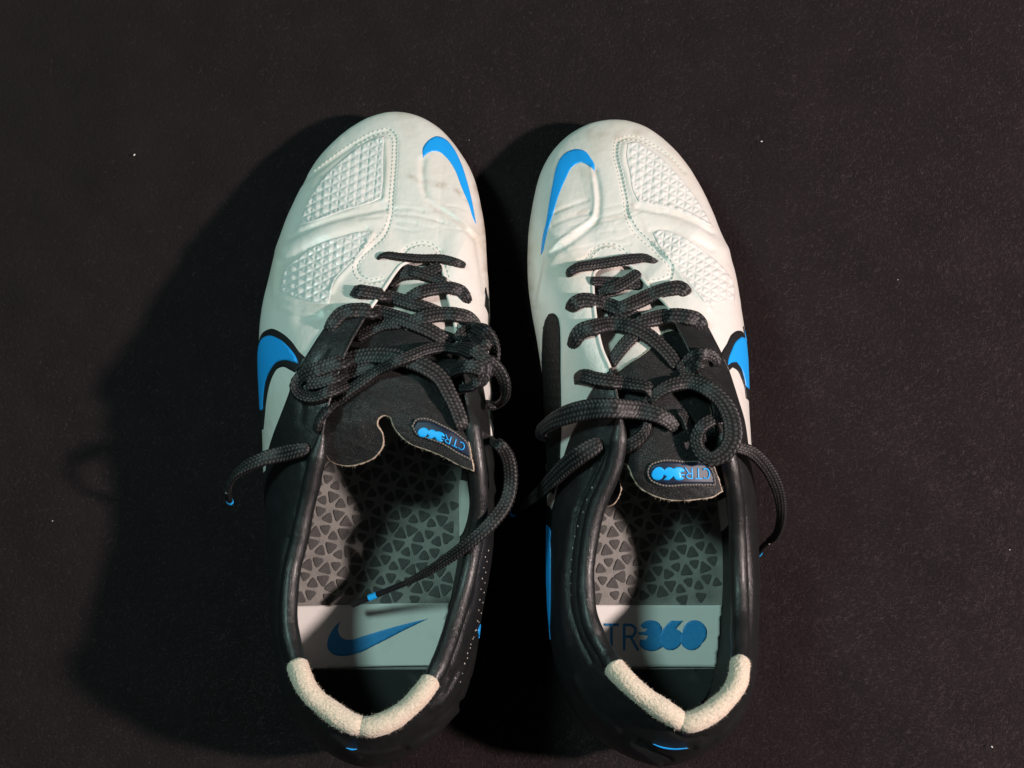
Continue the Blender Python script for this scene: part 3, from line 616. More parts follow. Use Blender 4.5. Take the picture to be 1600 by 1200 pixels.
def build_boot(S, label, spot):
    st = np.array(S['st'], float); n = len(st)
    NU, NV = 820, 150
    root = bpy.data.objects.new('football_boot', None); COL.objects.link(root)
    base = P(*spot, 0.0); root.location = base
    root['label'] = label; root['category'] = 'shoe'; root['group'] = 'pair of worn football boots on black cloth'
    inv = -np.asarray(base)
    # --- closed curves through the stations
    q = spline(np.concatenate([st[:, [0, 1]], st[:, [2, 3, 4, 5]], np.arange(n)[:, None]], 1), 1.2, True, corner=180)
    idx = q[:, 6].copy(); idx[-int(np.sum(idx[-40:] < idx[-41])) or len(idx):] += 0
    d = np.concatenate([[0], np.cumsum(np.linalg.norm(np.diff(np.concatenate([q, q[:1]]), axis=0)[:, :2], axis=1))])
    tt = np.linspace(0, d[-1], NU, endpoint=False)
    qq = np.concatenate([q, q[:1]]); R = np.stack([np.interp(tt, d, qq[:, k]) for k in range(6)], 1)
    # station number for every column (used to choose spans of the rim)
    ds = np.concatenate([[0], np.cumsum(np.linalg.norm(np.diff(np.concatenate([st[:, :2], st[:1, :2]]), axis=0), axis=1))])
    # measure station places on the dense curve
    spos = [tt[np.argmin(np.hypot(R[:, 0] - a, R[:, 1] - b))] for a, b in st[:, :2]]; spos = np.array(spos); spos[0] = 0
    stn = np.interp(tt, np.concatenate([spos, [d[-1]]]), np.arange(n + 1))
    W = P(R[:, 0], R[:, 1], R[:, 2] / 1000); O = P(R[:, 3], R[:, 4], R[:, 5] / 1000)
    # smooth the rows a little
    def sm(A, w):
        k = np.exp(-0.5 * (np.arange(-3*w, 3*w + 1) / w) ** 2); k /= k.sum()
        return np.stack([np.convolve(np.concatenate([A[-3*w:, c], A[:, c], A[:3*w, c]]), k, 'valid') for c in range(3)], 1)
    W = sm(W, 6); O = sm(O, 3)
    tanw = np.roll(W, -1, 0) - np.roll(W, 1, 0); nin = np.stack([-tanw[:, 1], tanw[:, 0]], 1); nin /= np.linalg.norm(nin, axis=1, keepdims=True)
    if (nin * (O - W)[:, :2]).sum(1).mean() < 0: nin = -nin
    B = W.copy(); B[:, :2] += nin * 0.007; B[:, 2] = 0.0125
    toe = np.clip((500 - R[:, 1]) / 150, 0, 1); heel = np.clip((R[:, 1] - 1000) / 120, 0, 1)
    kk = 0.78 - 0.10 * toe - 0.12 * heel - 0.38 * np.clip((340 - R[:, 1]) / 130, 0, 1)
    a = np.linspace(0, math.pi / 2, 160)
    t = (1 - np.cos(a))[None, :]; f = kk[:, None] * np.sin(a)[None] + (1 - kk[:, None]) * t
    up = np.concatenate([W[:, None, :2] + (O - W)[:, None, :2] * t[..., None], (W[:, 2:3] + (O - W)[:, 2:3] * f)[..., None]], 2)
    a2 = np.linspace(0, math.pi / 2, 30)[:-1]
    lo = np.concatenate([B[:, None, :2] + (W - B)[:, None, :2] * np.sin(a2)[None, :, None], (B[:, 2:3] + (W - B)[:, 2:3] * (1 - np.cos(a2))[None])[..., None]], 2)
    full = np.concatenate([lo, up], 1); L = np.concatenate([np.zeros((NU, 1)), np.cumsum(np.linalg.norm(np.diff(full, axis=1), axis=2), axis=1)], 1)
    G = np.empty((NU, NV, 3))
    for i in range(NU):
        s = np.linspace(0, L[i, -1], NV)
        for c in range(3): G[i, :, c] = np.interp(s, L[i], full[i, :, c])
    sf = Surf(G)
    # --- relief
    px = proj(G).reshape(-1, 2); disp = np.zeros(len(px)); zz = G[..., 2].ravel()
    for line, w, hgt in S['relief']:
        l = spline(line, 4); lo_, hi_ = l.min(0) - 4*w, l.max(0) + 4*w
        m = (px[:, 0] > lo_[0]) & (px[:, 0] < hi_[0]) & (px[:, 1] > lo_[1]) & (px[:, 1] < hi_[1]) & (zz > 0.02)
        if m.any(): disp[m] += hgt * np.exp(-(dist_poly(px[m], l) / w) ** 2)
    for pad in S['pads']:                  # the moulded areas lie a little lower than the frame round them
        l = spline(pad, 4, True); m = dist_poly(px, l, True) < 60; ins = inside(px, l) & (zz > 0.02)
        dd = dist_poly(px[ins], l, True); disp[ins] -= 0.2 * np.clip(dd / 5, 0, 1)
    X, Y = px[:, 0], px[:, 1]
    disp += 0.05 * noise2(X / 22, Y / 22, 3) + 0.025 * noise2(X / 6, Y / 6, 4)      # wear
    sf.G = sf.G + sf.N * (disp.reshape(NU, NV, 1) / 1000)
    sf.normals(); sf.bvh()
    fo = sf.faces
    up_o = mesh_obj('upper', sf.G.reshape(-1, 3), fo, M['white'], root)
    wear = np.zeros(len(px)); blot = np.clip(0.55 + 0.5 * noise2(X / 5, Y / 5, 71, 4), 0, 1.3)
    for line, w, amt in S['wear']:
        m = (zz > 0.015) & (np.abs(X - np.mean([q[0] for q in line])) < 140) & (np.abs(Y - np.mean([q[1] for q in line])) < 160)
        wear[m] = np.maximum(wear[m], amt * np.exp(-(dist_poly(px[m], spline(line, 4)) / w) ** 2) * blot[m])
    wa = up_o.data.attributes.new('wear', 'FLOAT', 'POINT'); wa.data.foreach_set('value', wear.astype(np.float32))

    # --- black rear quarter
    r_ = sf.poly_uv(S['qR'], closed=False); l_ = sf.poly_uv(S['qL'], closed=False)
    def dens(a, b): m = max(2, int(np.linalg.norm(b - a) / 1.5)); return a + (b - a) * np.linspace(0, 1, m)[:, None]
    r0 = np.array([r_[0, 0], sf.sv * .998]); l0 = np.array([l_[0, 0], sf.sv * .998]); r1 = np.array([r_[-1, 0] + 6, 0.3]); l1 = np.array([l_[-1, 0] - 6, 0.3])
    poly = np.concatenate([dens(r0, r_[1])[:-1], r_[1:], dens(r_[-1], r1)[1:-1], dens(r1, l1)[:-1], dens(l1, l_[-1])[:-1], l_[::-1][:-1], dens(l_[1], l0)[1:-1], dens(l0, r0)[:-1]])
    sf.patch('rear_quarter', None, M['black'], root, off=0.35, h=0.8, uvpolys=[poly], thick=0.7)

    # --- moulded pads with faceted pyramids
    def pyramids(G_, pxy, uvmm, outl):
        ang = math.radians(-16 if S is LEFT else 16); x = pxy[:, 0]; y = pxy[:, 1]
        if S is LEFT: aa, bb = (math.radians(62), math.radians(122))
        else: aa, bb = (math.radians(118), math.radians(58))
        p1 = 11.5; f1 = (x*math.cos(aa) + y*math.sin(aa)) / p1; f2 = (x*math.cos(bb) + y*math.sin(bb)) / p1; f3 = (x * math.cos(0.02) + y * 0.10) / 13.5
        tri = lambda q: np.abs((q % 1) - 0.5) * 2
        h = np.minimum(np.minimum(tri(f1), tri(f2)), tri(f3) * 1.25)
        e = np.min([dist_poly(uvmm, o, True) for o in outl], axis=0)
        return 0.75 * (h ** 0.8) * np.clip(e / 1.0, 0, 1)
    for k, pad in enumerate(S['pads']):
        sf.patch('moulded_pad', [pad], M['pad'], root, off=0.22, h=0.42, disp=pyramids)

    # --- marks and inlays
    lg = sf.patch('toe_logo', [S['toeswoosh']], M['blue'], root, off=0.10, h=0.8, thick=0.15)
    sf.patch('side_logo_outline', [S['swoosh_black']], M['sole'], root, off=0.42, h=0.9)
    sf.patch('side_logo', [S['swoosh_blue']], M['blue'], root, off=0.65, h=0.9)
    def pebbles(G_, pxy, uvmm, outl):
        r = 0.0; x, y = uvmm[:, 0], uvmm[:, 1]; cx = (x / 3.2) % 1 - .5; cy = (y / 3.2 + 0.5 * (np.floor(x / 3.2) % 2)) % 1 - .5
        return 0.28 * np.clip(1 - (cx**2 + cy**2) / 0.05, 0, 1) ** 0.5
    sf.patch('pebbled_panel', [S['oval']], M['pebble'], root, off=0.5, h=0.6, disp=pebbles)
    for nm, mt, poly_ in S['trims']:
        sf.patch(nm, [poly_], M[mt], root, off=0.6, h=0.8)
    mb = MB()
    for ln in S['stitch']:
        l3, N3 = sf.line3(ln, off=0.12); stitches(mb, l3, N3, 1.35, 0.75, 0.5, 0.4)
    mb.build('stitching', M['stitch'], root, kind='stuff')
    mb = MB()
    for ln in S['dots']:
        l3, N3 = sf.line3(ln, off=0.38); t_, p_, n_ = resample(l3, 0.0042, N3)
        for c, nn in zip(p_, n_):
            nn = nn / np.linalg.norm(nn); s1 = np.cross(nn, [0, 1, 0]); s1 /= np.linalg.norm(s1); s2 = np.cross(nn, s1)
            a_ = np.arange(8) / 8 * 2 * math.pi; rr = rng.uniform(.28, .42) / 1000
            mb.add(np.concatenate([c + rr*(np.cos(a_)[:, None]*s1 + np.sin(a_)[:, None]*s2), [c + nn*0.0002]]), np.stack([np.arange(8), (np.arange(8)+1) % 8, np.full(8, 8)], 1))
    mb.build('perforations', M['hole'], root, kind='stuff')

    # --- padded collar, suede heel lining, lace-edge piping
    rim = sf.G[:, -1].copy()
    def span(a, b): m = (stn >= a) & (stn <= b); return np.where(m)[0]
    ha, hb = S['heel']; ca, cb = S['collar']
    for a0, b0 in ((ca, ha + .25), (hb - .25, cb)):
        i = span(a0, b0); p = sm(rim, 3)[i].copy(); p[:, 2] -= 0.0008
        m = len(p); s = np.linspace(0, 1, m)
        rad = 3.5 + 0.25 * noise2(s * 30, s * 0, 5 + int(a0), 2) * 0.5
        fr = s if a0 == ca else 1 - s
        rad = rad * np.clip(fr * 7 + 0.35, 0.35, 1)
        mb = MB(); tube(mb, p, rad, 28, 1.05); mb.build('padded_collar', M['black'], root)
        # seam line of the collar: fine grey stitches on the outer shoulder
        T = np.gradient(p, axis=0); T /= np.linalg.norm(T, axis=1, keepdims=True); Sd = np.cross(T, [0, 0, 1.0])
        ctr = rim.mean(0); sg = np.sign((Sd * (p - ctr)).sum(1))[:, None]; Sd = Sd * sg
    i = span(ha, hb); p = sm(rim, 2)[i].copy(); m = len(p); s = np.linspace(0, 1, m); mid = np.abs(s - 0.5)
    rad = 3.85 - 0.4 * np.exp(-(mid / 0.035) ** 2) + 0.18 * noise2(s * 18, s, 9, 3)
    rad *= np.clip(np.minimum(s, 1 - s) * 22 + 0.62, 0, 1)
    p[:, 2] += 0.0003 - 0.0012 * np.exp(-(mid / 0.03) ** 2)
    t_, pf, rf = resample(p, 0.0004, rad[:, None])
    mb = MB(); tube(mb, pf, rf[:, 0], 64, 1.0, noise=0.11); hl = mb.build('heel_lining', M['suede'], root)
    mb = MB(); T = np.gradient(pf, axis=0); T /= np.linalg.norm(T, axis=1, keepdims=True); Sd = np.cross(T, [0, 0, 1.0]); Sd /= np.linalg.norm(Sd, axis=1, keepdims=True); U = np.cross(Sd, T)
    for _ in range(3000):
        k = rng.integers(2, len(pf) - 2); th = rng.uniform(-0.35, math.pi + 0.35); nn = math.cos(th)*Sd[k] + math.sin(th)*U[k]
        c = pf[k] + nn * (rf[k, 0] / 1000); g = nn * rng.uniform(.1, .6) + rng.normal(0, .4, 3); w = np.cross(nn, rng.normal(0, 1, 3)); w = w / np.linalg.norm(w) * 0.00005
        mb.add([c - w, c + w, c + g * 0.001], [[0, 1, 2]])
    mb.build('suede_nap', M['suede'], hl, kind='stuff')
    for (a0, b0) in ((0, ca + .4), (cb - .4, n)):
        i = span(a0, b0); p = rim[i].copy(); p[:, 2] += 0.0001
        pxr = proj(p); yb = (S['qR'] if a0 == 0 else S['qL'])[0][1]
        w_ = np.where(pxr[:, 1] < yb)[0]; k_ = np.where(pxr[:, 1] >= yb - 1)[0]
        if len(w_) > 3: mb = MB(); tube(mb, p[w_], 0.75, 12, 0.8); mb.build('lace_edge', M['white'], root)
        if len(k_) > 3: mb = MB(); tube(mb, p[k_] - [0, 0, 0.0001], 0.75, 12, 0.8); mb.build('lace_edge', M['black'], root)['label'] = 'black edge of the lace opening'

    # --- inside: lining wall and insole
    Q = W.copy(); right_side = 1 / (1 + np.exp(-(W[:, 0] - W[:, 0].mean()) / 0.008)); Q[:, :2] += nin * (0.0085 + ((0.0055 if S is LEFT else 0.0043) * right_side - 0.0025 * (1 - right_side)) * np.clip((R[:, 1] - 620) / 120, 0, 1))[:, None]; Q = sm(Q, 8); yA = float(P(800, 670, 0.026)[1]); insz = lambda y: 0.026 - 0.015 * np.clip((y - yA) / 0.09, 0, 1) ** 1.2; Q[:, 2] = insz(Q[:, 1]) - 0.0002
    s = np.linspace(0, 1, 26)[None, :, None]; top = rim.copy(); top[:, 2] -= 0.0015
    LG = top[:, None] + (Q - top)[:, None] * s
    bow = np.sin(np.pi * s[..., 0]) * 0.003 * np.clip((R[:, 1] - 560) / 100, 0, 1)[:, None]
    LG[..., :2] -= nin[:, None, :] * bow[..., None]
    LG[..., :2] += nin[:, None, :] * (0.00035 * noise2(np.arange(NU)[:, None] / 9 + s[..., 0] * 3, s[..., 0] * 9, 21))[..., None]
    ls = Surf(LG[:, ::-1]); ls.bvh()
    mesh_obj('lining', ls.G.reshape(-1, 3), ls.faces[:, ::-1], M['lining'], root)
    # the lighter lining inset: laid on the wall, its outline traced
    pl = ls.poly_uv(S['lining_patch']); vv, ff = triangulate([pl], 1.0)
    g3 = ls.ev(vv[:, 0]/ls.su, vv[:, 1]/ls.sv, 'G'); cdir = ls.ev(vv[:, 0]/ls.su, vv[:, 1]/ls.sv, 'N'); inw = np.array([rim[:, 0].mean(), 0, 0]) - g3
    sg = np.sign((cdir[:, 0] * inw[:, 0]))[:, None]
    mesh_obj('lining_inset', g3 + cdir * sg * 0.0005, ff, M['lining_white'], root)
    k = np.arange(0, NU, 4); pol = Q[k, :2] * 1000; v2, f2 = triangulate([pol], 4.0)
    ins_w = 0.0006 * noise2(v2[:, 0] / 14, v2[:, 1] / 14, 31, 2) * 0.5
    insole = mesh_obj('insole', np.concatenate([v2 / 1000, insz(v2[:, 1] / 1000)[:, None]], 1), f2, M['insole'], root)
    # foam triangles
    y0, y1, y2, y3 = S['tri_box']
    def tri_mesh(sz, r):
        c = [(sz * math.cos(math.radians(90 + 120*k)), sz * math.sin(math.radians(90 + 120*k))) for k in range(3)]; pts = []
        for k in range(3):
            A, B_, C_ = np.array(c[k-1]), np.array(c[k]), np.array(c[(k+1) % 3])
            pts += [B_ + (A - B_) * r, B_ + (A + C_ - 2*B_) * r * 0.28, B_ + (C_ - B_) * r]
        pts = np.array(pts); m = len(pts)
        rows = [np.c_[pts * 1.0, np.full(m, -0.3)], np.c_[pts, np.full(m, 0.18)], np.c_[pts * 0.93, np.full(m, 0.32)]]
        V = np.concatenate(rows + [[[0, 0, 0.34]]]) / 1000; F = []
        for a_ in range(2):
            for k in range(m): F.append((a_*m + k, a_*m + (k+1) % m, (a_+1)*m + (k+1) % m, (a_+1)*m + k))
        for k in range(m): F.append((2*m + k, 2*m + (k+1) % m, 3*m))
        return V, F
    protos = []; wa = P(S['insole_label'][0][0] + 130, 800, 0.026)
    xs = R[:, 0]; cnt = 0; side = 7.6
    lo_w, hi_w = Q[:, :2].min(0), Q[:, :2].max(0)
    hgt = side * math.sqrt(3) / 2; tilt_ = math.radians(-12 if S is LEFT else 10)
    ctr = np.array([Q[:, 0].mean(), -0.06]); polw = spline(Q[k_all := np.arange(0, NU, 6), :2] * 1000, 3, True) / 1000
    cand = []
    for r in range(-14, 15):
        for c in range(-22, 23):
            for upd in (0, 1):
                x = (c + 0.5 * r + 0.5 * upd) * side * 1.02; y = (r + (1/3 if not upd else 2/3)) * hgt * 1.05
                xx = x * math.cos(tilt_) - y * math.sin(tilt_); yy = x * math.sin(tilt_) + y * math.cos(tilt_)
                cand.append((ctr[0] + xx/1000, ctr[1] + yy/1000, upd, (c + r) % 3))
    ca_ = np.array(cand); w3 = np.c_[ca_[:, :2], np.full(len(ca_), .0265)]; pp = proj(w3)
    inn = inside(ca_[:, :2], polw); okd = dist_poly(ca_[:, :2] * 1000, polw * 1000, True) > 2.4
    vis = ((pp[:, 1] > y0) & (pp[:, 1] < y1 - 4)) | ((pp[:, 1] > y2) & (pp[:, 1] < y3))
    for (x, y, upd, kind_) in ca_[inn & okd & vis]:
        var_i = rng.integers(0, 4)
        if len(protos) < 4:
            V, F = tri_mesh([3.65, 3.3, 3.5, 3.0][len(protos)], [0.24, 0.28, 0.2, 0.3][len(protos)])
            o = mesh_obj('foam_triangle', V, F, M['tri'], insole, smooth=False); protos.append(o)
        else:
            o = protos[var_i].copy(); COL.objects.link(o); o.parent = insole
        o.location = (x, y, 0.026); o.rotation_euler = (0, 0, tilt_ + (math.pi if upd else 0) + rng.normal(0, 0.14))
        cnt += 1
    print('triangles', cnt)
    hp = Q[(R[:, 1] > 930)]; hp = hp[(proj(hp)[:, 1] > 1044)]; hpl = proj(hp * [1, 1, 0] + [0, 0, 0.0264])
    sheet('dark_heel_sheet', [hpl[::3]], lambda x, y: np.full(np.shape(x), 0.0264), M['dark_heel_sheet'], root, h=4, thick=0.3, smooth=False)  # dark sheet over the insole behind the label
    # label patch across the heel of the insole with its print
    flat = lambda z: (lambda x, y: np.full(np.shape(x), z))
    lp = spline(S['insole_label'], 3, True, corner=10)
    # keep the label inside the insole
    wl_ = P(lp[:, 0], lp[:, 1], 0.0266); ctrw = np.array([Q[:, 0].mean(), wl_[:, 1].mean()])
    out = ~inside(wl_[:, :2], polw)
    for i in np.where(out)[0]:
        for s_ in np.linspace(0, 1, 60):
            c_ = wl_[i, :2] * (1 - s_) + np.array([ctrw[0], wl_[i, 1]]) * s_
            if inside(c_[None], polw)[0]: wl_[i, :2] = c_; break
    lpp = proj(wl_)
    lab = sheet('insole_label', [lpp], flat(0.0270), M['label'], root, h=4, thick=0.8, smooth=False)
    if S is LEFT:
        sw = [(532,971),(525,977),(517,988),(512,1000),(512,1013),(520,1022),(537,1025),(559,1020.5),(590,1006),(629,986),(669,966.5),(629,976),(590,987),(564,995),(547,999.5),(536,998),(529,990),(528,981)]
        sheet('printed_logo', [sw], flat(0.0271), M['blue_ink'], lab, h=3, thick=0.06)
    else:
        mp_ = lambda p: np.stack([917 + (p[:, 0]) * 46.0, 1016.5 - p[:, 1] * 46.7], 1)
        for gi, gl in enumerate(GLYPHS):
            if gi < 3:
                for j, g in enumerate(gl): sheet('printed_letter', [mp_(g)], flat(0.0271 + 0.00001*(j+1)), M['blue_ink'], lab, h=3, thick=0.06, smooth=False)
            else: sheet('printed_number', [mp_(g) for g in gl], flat(0.0271 + 0.00002 * gi), M['blue_ink'], lab, h=3, thick=0.06)

    # --- outsole and studs
    k = np.arange(0, NU, 8); Bp = B[k, :2].copy(); m = len(Bp); c = Bp.mean(0)
    rows = [np.c_[Bp + (c - Bp) * 0.02, np.full(m, .0145)], np.c_[Bp + (c - Bp) * -0.012, np.full(m, .0125)], np.c_[Bp + (c - Bp) * 0.0, np.full(m, .0100)], np.c_[Bp + (c - Bp) * 0.05, np.full(m, .0088)], np.c_[np.tile(c, (m, 1)), np.full(m, .0088)]]
    V = np.concatenate(rows); F = grid_faces(5, m, wrap_v=True)
    mesh_obj('outsole', V, F, M['sole'], root)
    a_ = np.arange(12) / 12 * 2 * math.pi
    SV = np.concatenate([np.c_[np.cos(a_)*r_*1e-3, np.sin(a_)*r_*0.75e-3, np.full(12, z_)] for r_, z_ in ((6.5, .0092), (5.2, .006), (4.4, .0008), (3.6, .0))] + [[[0, 0, 0.0]]])
    SF = [tuple(r) for r in grid_faces(4, 12, wrap_v=True).tolist()] + [(36 + k, 36 + (k+1) % 12, 48) for k in range(12)]
    s0 = None
    x0 = S['insole_label'][0][0] + 135
    for (fx, py) in ((-.28, 270), (.28, 270), (-.33, 370), (.33, 370), (-.33, 480), (.33, 480), (0, 235), (-.3, 960), (.3, 960), (-.26, 1080), (.26, 1080)):
        row = W[np.abs(R[:, 1] - py) < 8]; cx = (row[:, 0].min() + row[:, 0].max()) / 2; wx = row[:, 0].max() - row[:, 0].min(); cy = row[:, 1].mean()
        if s0 is None: s0 = mesh_obj('stud', SV, SF, M['sole'], root); o = s0
        else: o = s0.copy(); COL.objects.link(o); o.parent = root
        o.location = (cx + fx * wx, cy, 0)

    # --- tongue
    tz = tps([(a, b, c - drop(b)) for a, b, c in S['tongue_z']])
    tz_low = lambda x, y: tz(x, y) - 0.0007
    tf = sheet('tongue_front', [S['tongue_front']], tz_low, M['suede_tongue'], root, h=4, thick=1.0)
    wr = lambda v: 0.28 * noise2(v[:, 0] / 16, v[:, 1] / 9, 41, 3)
    tg = sheet('tongue', [S['tongue']], tz, M['tongue'], root, h=3.5, thick=1.5, raw='raw_edge', under=True, disp=wr)
    badge = sheet('tongue_badge', [S['badge']], tz, M['navy'], tg, off=0.75, h=3, thick=0.9)
    mk = S['mark']; allp = [np.array([mk(a, b) for a, b in g]) for gl in GLYPHS for g in gl]
    sheet('badge_number', [np.array([mk(a, b) for a, b in g]) for gl in GLYPHS[3:] for g in gl], tz, M['blue_bright'], tg, off=1.0, h=2.5, thick=0.35)
    for gl in GLYPHS[:3]:
        for j, g in enumerate(gl): sheet('badge_letter', [np.array([mk(a, b) for a, b in g])], tz, M['blue_bright'], tg, off=1.0 + .02*j, h=2.5, thick=0.35, smooth=False)
    bl = spline(S['badge'], 2.0, True); bl = np.concatenate([bl, bl[:1]]); c2 = bl.mean(0); bl = c2 + (bl - c2) * [1.03, 1.16]
    l3 = P(bl[:, 0], bl[:, 1], tz(bl[:, 0], bl[:, 1]) + 0.0006)
    mb = MB(); stitches(mb, l3, np.tile([0, 0, 1.0], (len(l3), 1)), 1.1, 0.08, 0.7, 0.6); mb.build('badge_border', M['greystitch'], tg, kind='stuff')

    # --- laces
    trees = [sf.tree]
    for o in (tf, tg):
        me = o.data; trees.append(BVHTree.FromPolygons([v.co.copy() for v in me.vertices], [tuple(p.vertices) for p in me.polygons]))
    def below(x, y):
        d_ = Vector(P(x, y, 0.0) - CAM).normalized(); z = None; nn = Vector((0, 0, 1))
        for t_ in trees:
            h_ = t_.ray_cast(Vector(CAM), d_)
            if h_[0] is not None and (z is None or h_[0].z > z):
                z = h_[0].z; nn = h_[1] if h_[1].z > 0 else -h_[1]
        return z, np.array(nn)
    mb = MB()
    for si, strand in enumerate(S['laces']):
        st_ = np.array(strand, float); zc = []; nc = []
        for (x, y, h_, w_, rl) in strand:
            if h_ >= 14: zc.append(h_ / 1000); nc.append((0, 0, 1))
            else:
                z, nn = below(x, y); z = 0.068 - drop(y) / 1000 if z is None or z < 0.028 else z
                zc.append(z + h_ / 1000 + (0.0004 if h_ > 0 else 0)); nn = nn + np.array([0, 0, 1.2]); nc.append(nn / np.linalg.norm(nn))
        rel = (st_[:, 2] < 14) & (st_[:, 2] > 0)
        data = np.concatenate([st_[:, :2], np.array(zc)[:, None] * 1000, st_[:, 3:5], np.array(nc) * 10, rel[:, None] * 1.0], 1)
        c = spline(data, 2.5, corner=180); z = c[:, 2] / 1000
        zbs = np.zeros(len(c))
        for k in range(len(c)):
            zb, _ = below(c[k, 0], c[k, 1]); zbs[k] = zb if zb is not None and zb > 0.04 and c[k, 8] > 0.9 else 0
        if len(c) > 12:
            env = np.array([max(zbs[max(0, k-4):k+5]) for k in range(len(c))]); env = np.convolve(np.pad(env, 3, 'edge'), np.ones(7)/7, 'valid')
            use = c[:, 8] > 0.97; z[use] = np.maximum(z[use], env[use] + 0.0010)
        ker = np.array([1, 2, 3, 2, 1]) / 9
        if len(z) > 6: z[2:-2] = np.convolve(z, ker, 'valid')
        p = P(c[:, 0], c[:, 1], z)
        t_, p, ex = resample(p, 0.00034, c[:, 3:8])
        w = ex[:, 0] / 1000 / 3.95; roll = np.radians(ex[:, 1]); U0 = ex[:, 2:5]
        T = np.gradient(p, axis=0); kk_ = np.ones(9) / 9
        if len(p) > 12: T = np.stack([np.convolve(np.pad(T[:, q_], 4, 'edge'), kk_, 'valid') for q_ in range(3)], 1)
        T /= np.maximum(np.linalg.norm(T, axis=1, keepdims=True), 1e-12)
        Sd = np.cross(T, U0); Sd /= np.maximum(np.linalg.norm(Sd, axis=1, keepdims=True), 1e-9); U = np.cross(Sd, T)
        S2 = Sd * np.cos(roll)[:, None] + U * np.sin(roll)[:, None]; U2 = -Sd * np.sin(roll)[:, None] + U * np.cos(roll)[:, None]
        m, ns = len(p), 44; a_ = np.arange(ns) / ns * 2 * math.pi
        cx = np.sign(np.cos(a_)) * np.abs(np.cos(a_)) ** 0.75; cy = np.sign(np.sin(a_)) * np.abs(np.sin(a_)) ** 0.75
        th = np.minimum(0.0019, w * 0.52)
        # braid: four rows of slanting stitches across the face
        rows_ = 4.0; qx = (cx[None, :] * 0.5 + 0.5) * rows_ + (np.sin(a_) < 0)[None] * 0.5; ri = np.floor(qx); fx_ = qx - ri
        slant = np.where(ri % 2 == 0, 1, -1) * (fx_ - .5) * 0.6
        ph = (t_ * 1000)[:, None] / 1.6 + 0.5 * (ri % 2) + slant + si * .3
        bump_ = (np.abs(np.sin(math.pi * ph)) ** 0.8) * (np.abs(np.sin(math.pi * np.clip(fx_, 0, 1))) ** 0.6)
        hs = np.sin(np.floor(ph) * 12.9898 + ri * 78.233 + si * 3.7) * 43758.5453; hs = hs - np.floor(hs)
        glow = bump_ * (0.72 + 0.28 * hs)
        amp = 0.32 / 1000 * bump_ * np.minimum(1, w / 0.004)[:, None]
        nx, ny = cx / np.hypot(cx, cy * 2.4), cy * 2.4 / np.hypot(cx, cy * 2.4)
        endt = np.clip(np.minimum(t_, t_[-1] - t_) / 0.0011, 0, 1) ** 0.5; endt = np.maximum(endt, 0.05)
        V = p[:, None] + S2[:, None] * ((cx[None] * (w/2)[:, None]) * endt[:, None] + nx[None] * amp)[..., None] + U2[:, None] * ((cy[None] * (th/2)[:, None]) * endt[:, None] + ny[None] * amp)[..., None]
        V = V + rng.normal(0, 0.00004, V.shape)
        mb.add(V.reshape(-1, 3), grid_faces(m, ns, wrap_v=True), glow.ravel())
    lace = mb.build('lace', M['lace'], root, attr=True)
    for ag, bd in zip(S['aglets'], S['bands']):
        g = np.array(ag, float); c = spline(g, 2); mb = MB(); tube(mb, P(c[:, 0], c[:, 1], c[:, 2] / 1000), 1.25, 16)
        mb.build('aglet', M['plastic'], lace)
        g = np.array(bd, float); mb = MB(); tube(mb, P(g[:, 0], g[:, 1], g[:, 2] / 1000), 1.36, 20); mb.build('aglet_band', M['blue_bright'], lace)
    # everything hangs from the empty at the boot's base
    bpy.context.view_layer.update()
    for o in list(root.children): o.location = Vector(o.location) - Vector(base)
    return root, sf

# ------------------------------------------------------------------ the black fleece
gs = 520; ex, ey = np.meshgrid(np.linspace(-0.6, 0.6, gs), np.linspace(-0.55, 0.55, gs), indexing='ij')
ez = 0.0006 * noise2(ex * 60, ey * 60, 51, 3) - 0.0012 + rng.normal(0, 0.00009, ex.shape)
cloth = mesh_obj('ground', np.stack([ex, ey, ez], -1).reshape(-1, 3), grid_faces(gs, gs), M['cloth'])
cloth['kind'] = 'structure'
NF = 480000
fx, fy = rng.uniform(-0.30, 0.30, NF), rng.uniform(-0.23, 0.23, NF)
ang = 0.9 + 1.1 * noise2(fx * 25, fy * 25, 61, 2) * 0.6 + rng.normal(0, 0.7, NF); ln = rng.uniform(0.0009, 0.0022, NF); lift = rng.uniform(0.05, 0.5, NF)
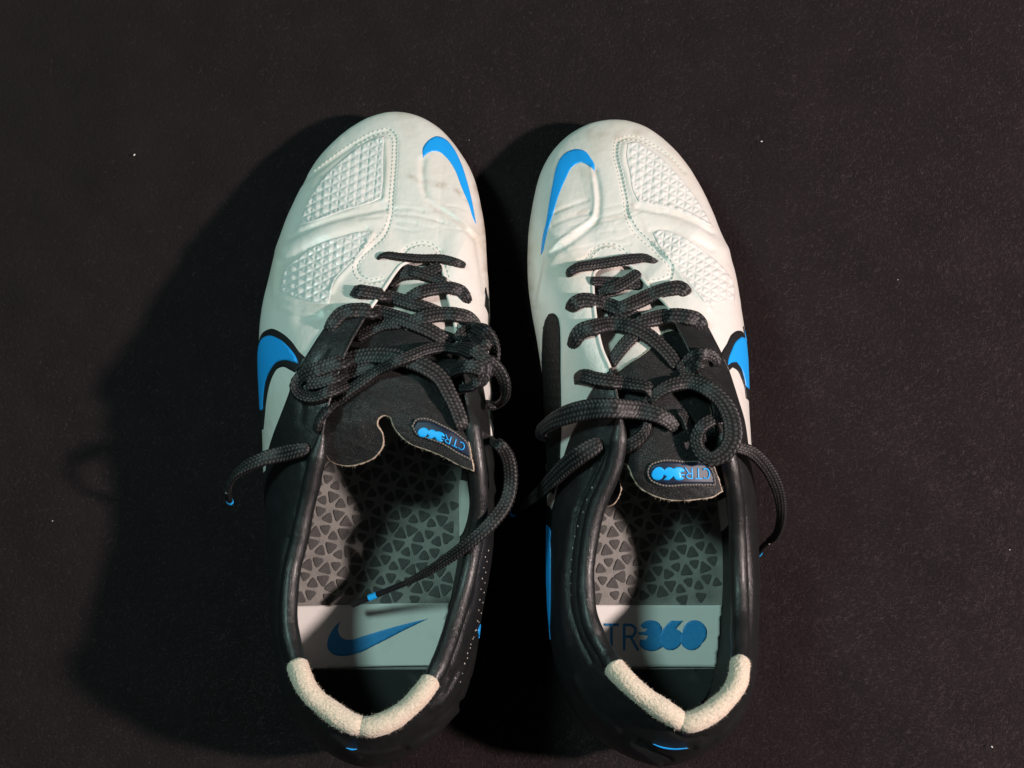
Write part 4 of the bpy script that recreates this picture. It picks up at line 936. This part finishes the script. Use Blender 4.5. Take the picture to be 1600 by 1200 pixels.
# light falloff put into the pile: denser, longer lower right, sparse upper left
falloff = np.clip(0.62 + 1.0 * fx - 1.3 * fy, 0.2, 1.0); kp = rng.uniform(0, 1, NF) < falloff ** 0.8; ln = ln * (0.6 + 0.7 * falloff); fx, fy, ang, ln, lift = (q[kp] for q in (fx, fy, ang, ln, lift)); NF = len(fx)
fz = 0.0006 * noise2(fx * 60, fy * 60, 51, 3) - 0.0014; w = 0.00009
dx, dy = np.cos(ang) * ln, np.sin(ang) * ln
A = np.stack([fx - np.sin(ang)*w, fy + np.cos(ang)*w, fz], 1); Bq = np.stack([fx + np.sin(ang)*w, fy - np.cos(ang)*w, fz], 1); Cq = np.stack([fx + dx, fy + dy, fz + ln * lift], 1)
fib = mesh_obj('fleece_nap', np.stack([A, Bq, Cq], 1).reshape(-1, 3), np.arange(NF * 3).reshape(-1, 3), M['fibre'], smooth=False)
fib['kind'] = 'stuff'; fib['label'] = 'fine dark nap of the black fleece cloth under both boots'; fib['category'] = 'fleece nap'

# lint specks on the cloth
for (x, y, r, ag, lb) in ((210, 242, 1.1, .9, 'round white lint speck on the cloth, left of the left boot toe'),
    (1190, 221, .95, .2, 'white lint dot on the cloth just right of the right boot toe'),
    (1403, 437, .5, .5, 'small pale lint speck on the cloth far right of the right boot lacing'),
    (1550, 1167, 1.0, -.6, 'elongated white lint fleck in the bottom right corner of the cloth'),
    (1578, 859, .6, .3, 'tiny lint speck at the right edge of the cloth, beside the right heel'),
    (82, 814, .6, .3, 'faint lint fleck on the cloth at the left edge, left of the boot shadow'),
    (733, 219, .35, .3, 'minute lint speck on the cloth between the two boot toes')):
    a_ = np.arange(10) / 10 * 2 * math.pi; c = P(x, y, 0.0012)
    V = [c + np.array([0, 0, r * .5e-3])]; 
    for k, (rr, zz_) in enumerate(((.7, .35), (1, 0), (.7, -.35))):
        for q_ in a_:
            e = np.array([math.cos(q_) * rr * r * rng.uniform(.8, 1.15), math.sin(q_) * rr * r * .6 * rng.uniform(.8, 1.15)]) * .55e-3
            V.append(c + np.array([e[0]*math.cos(ag) - e[1]*math.sin(ag), e[0]*math.sin(ag) + e[1]*math.cos(ag), zz_ * r * .5e-3]))
    F = [(0, 1 + k, 1 + (k+1) % 10) for k in range(10)] + [(1 + j*10 + k, 1 + (j+1)*10 + k, 1 + (j+1)*10 + (k+1) % 10, 1 + j*10 + (k+1) % 10) for j in range(2) for k in range(10)]
    o = mesh_obj('lint_speck', np.array(V), F, M['lint']); o['label'] = lb; o['category'] = 'lint'; o['group'] = 'lint specks on the black cloth'

import time; t0 = time.time()
build_boot(LEFT, 'left football boot of the pair, one lace end lying inside over its insole', (590, 690)); print('left', time.time() - t0)
build_boot(RIGHT, 'right football boot of the pair, blue lettering on its insole label, lace ends hanging outside', (1010, 690)); print('right', time.time() - t0)
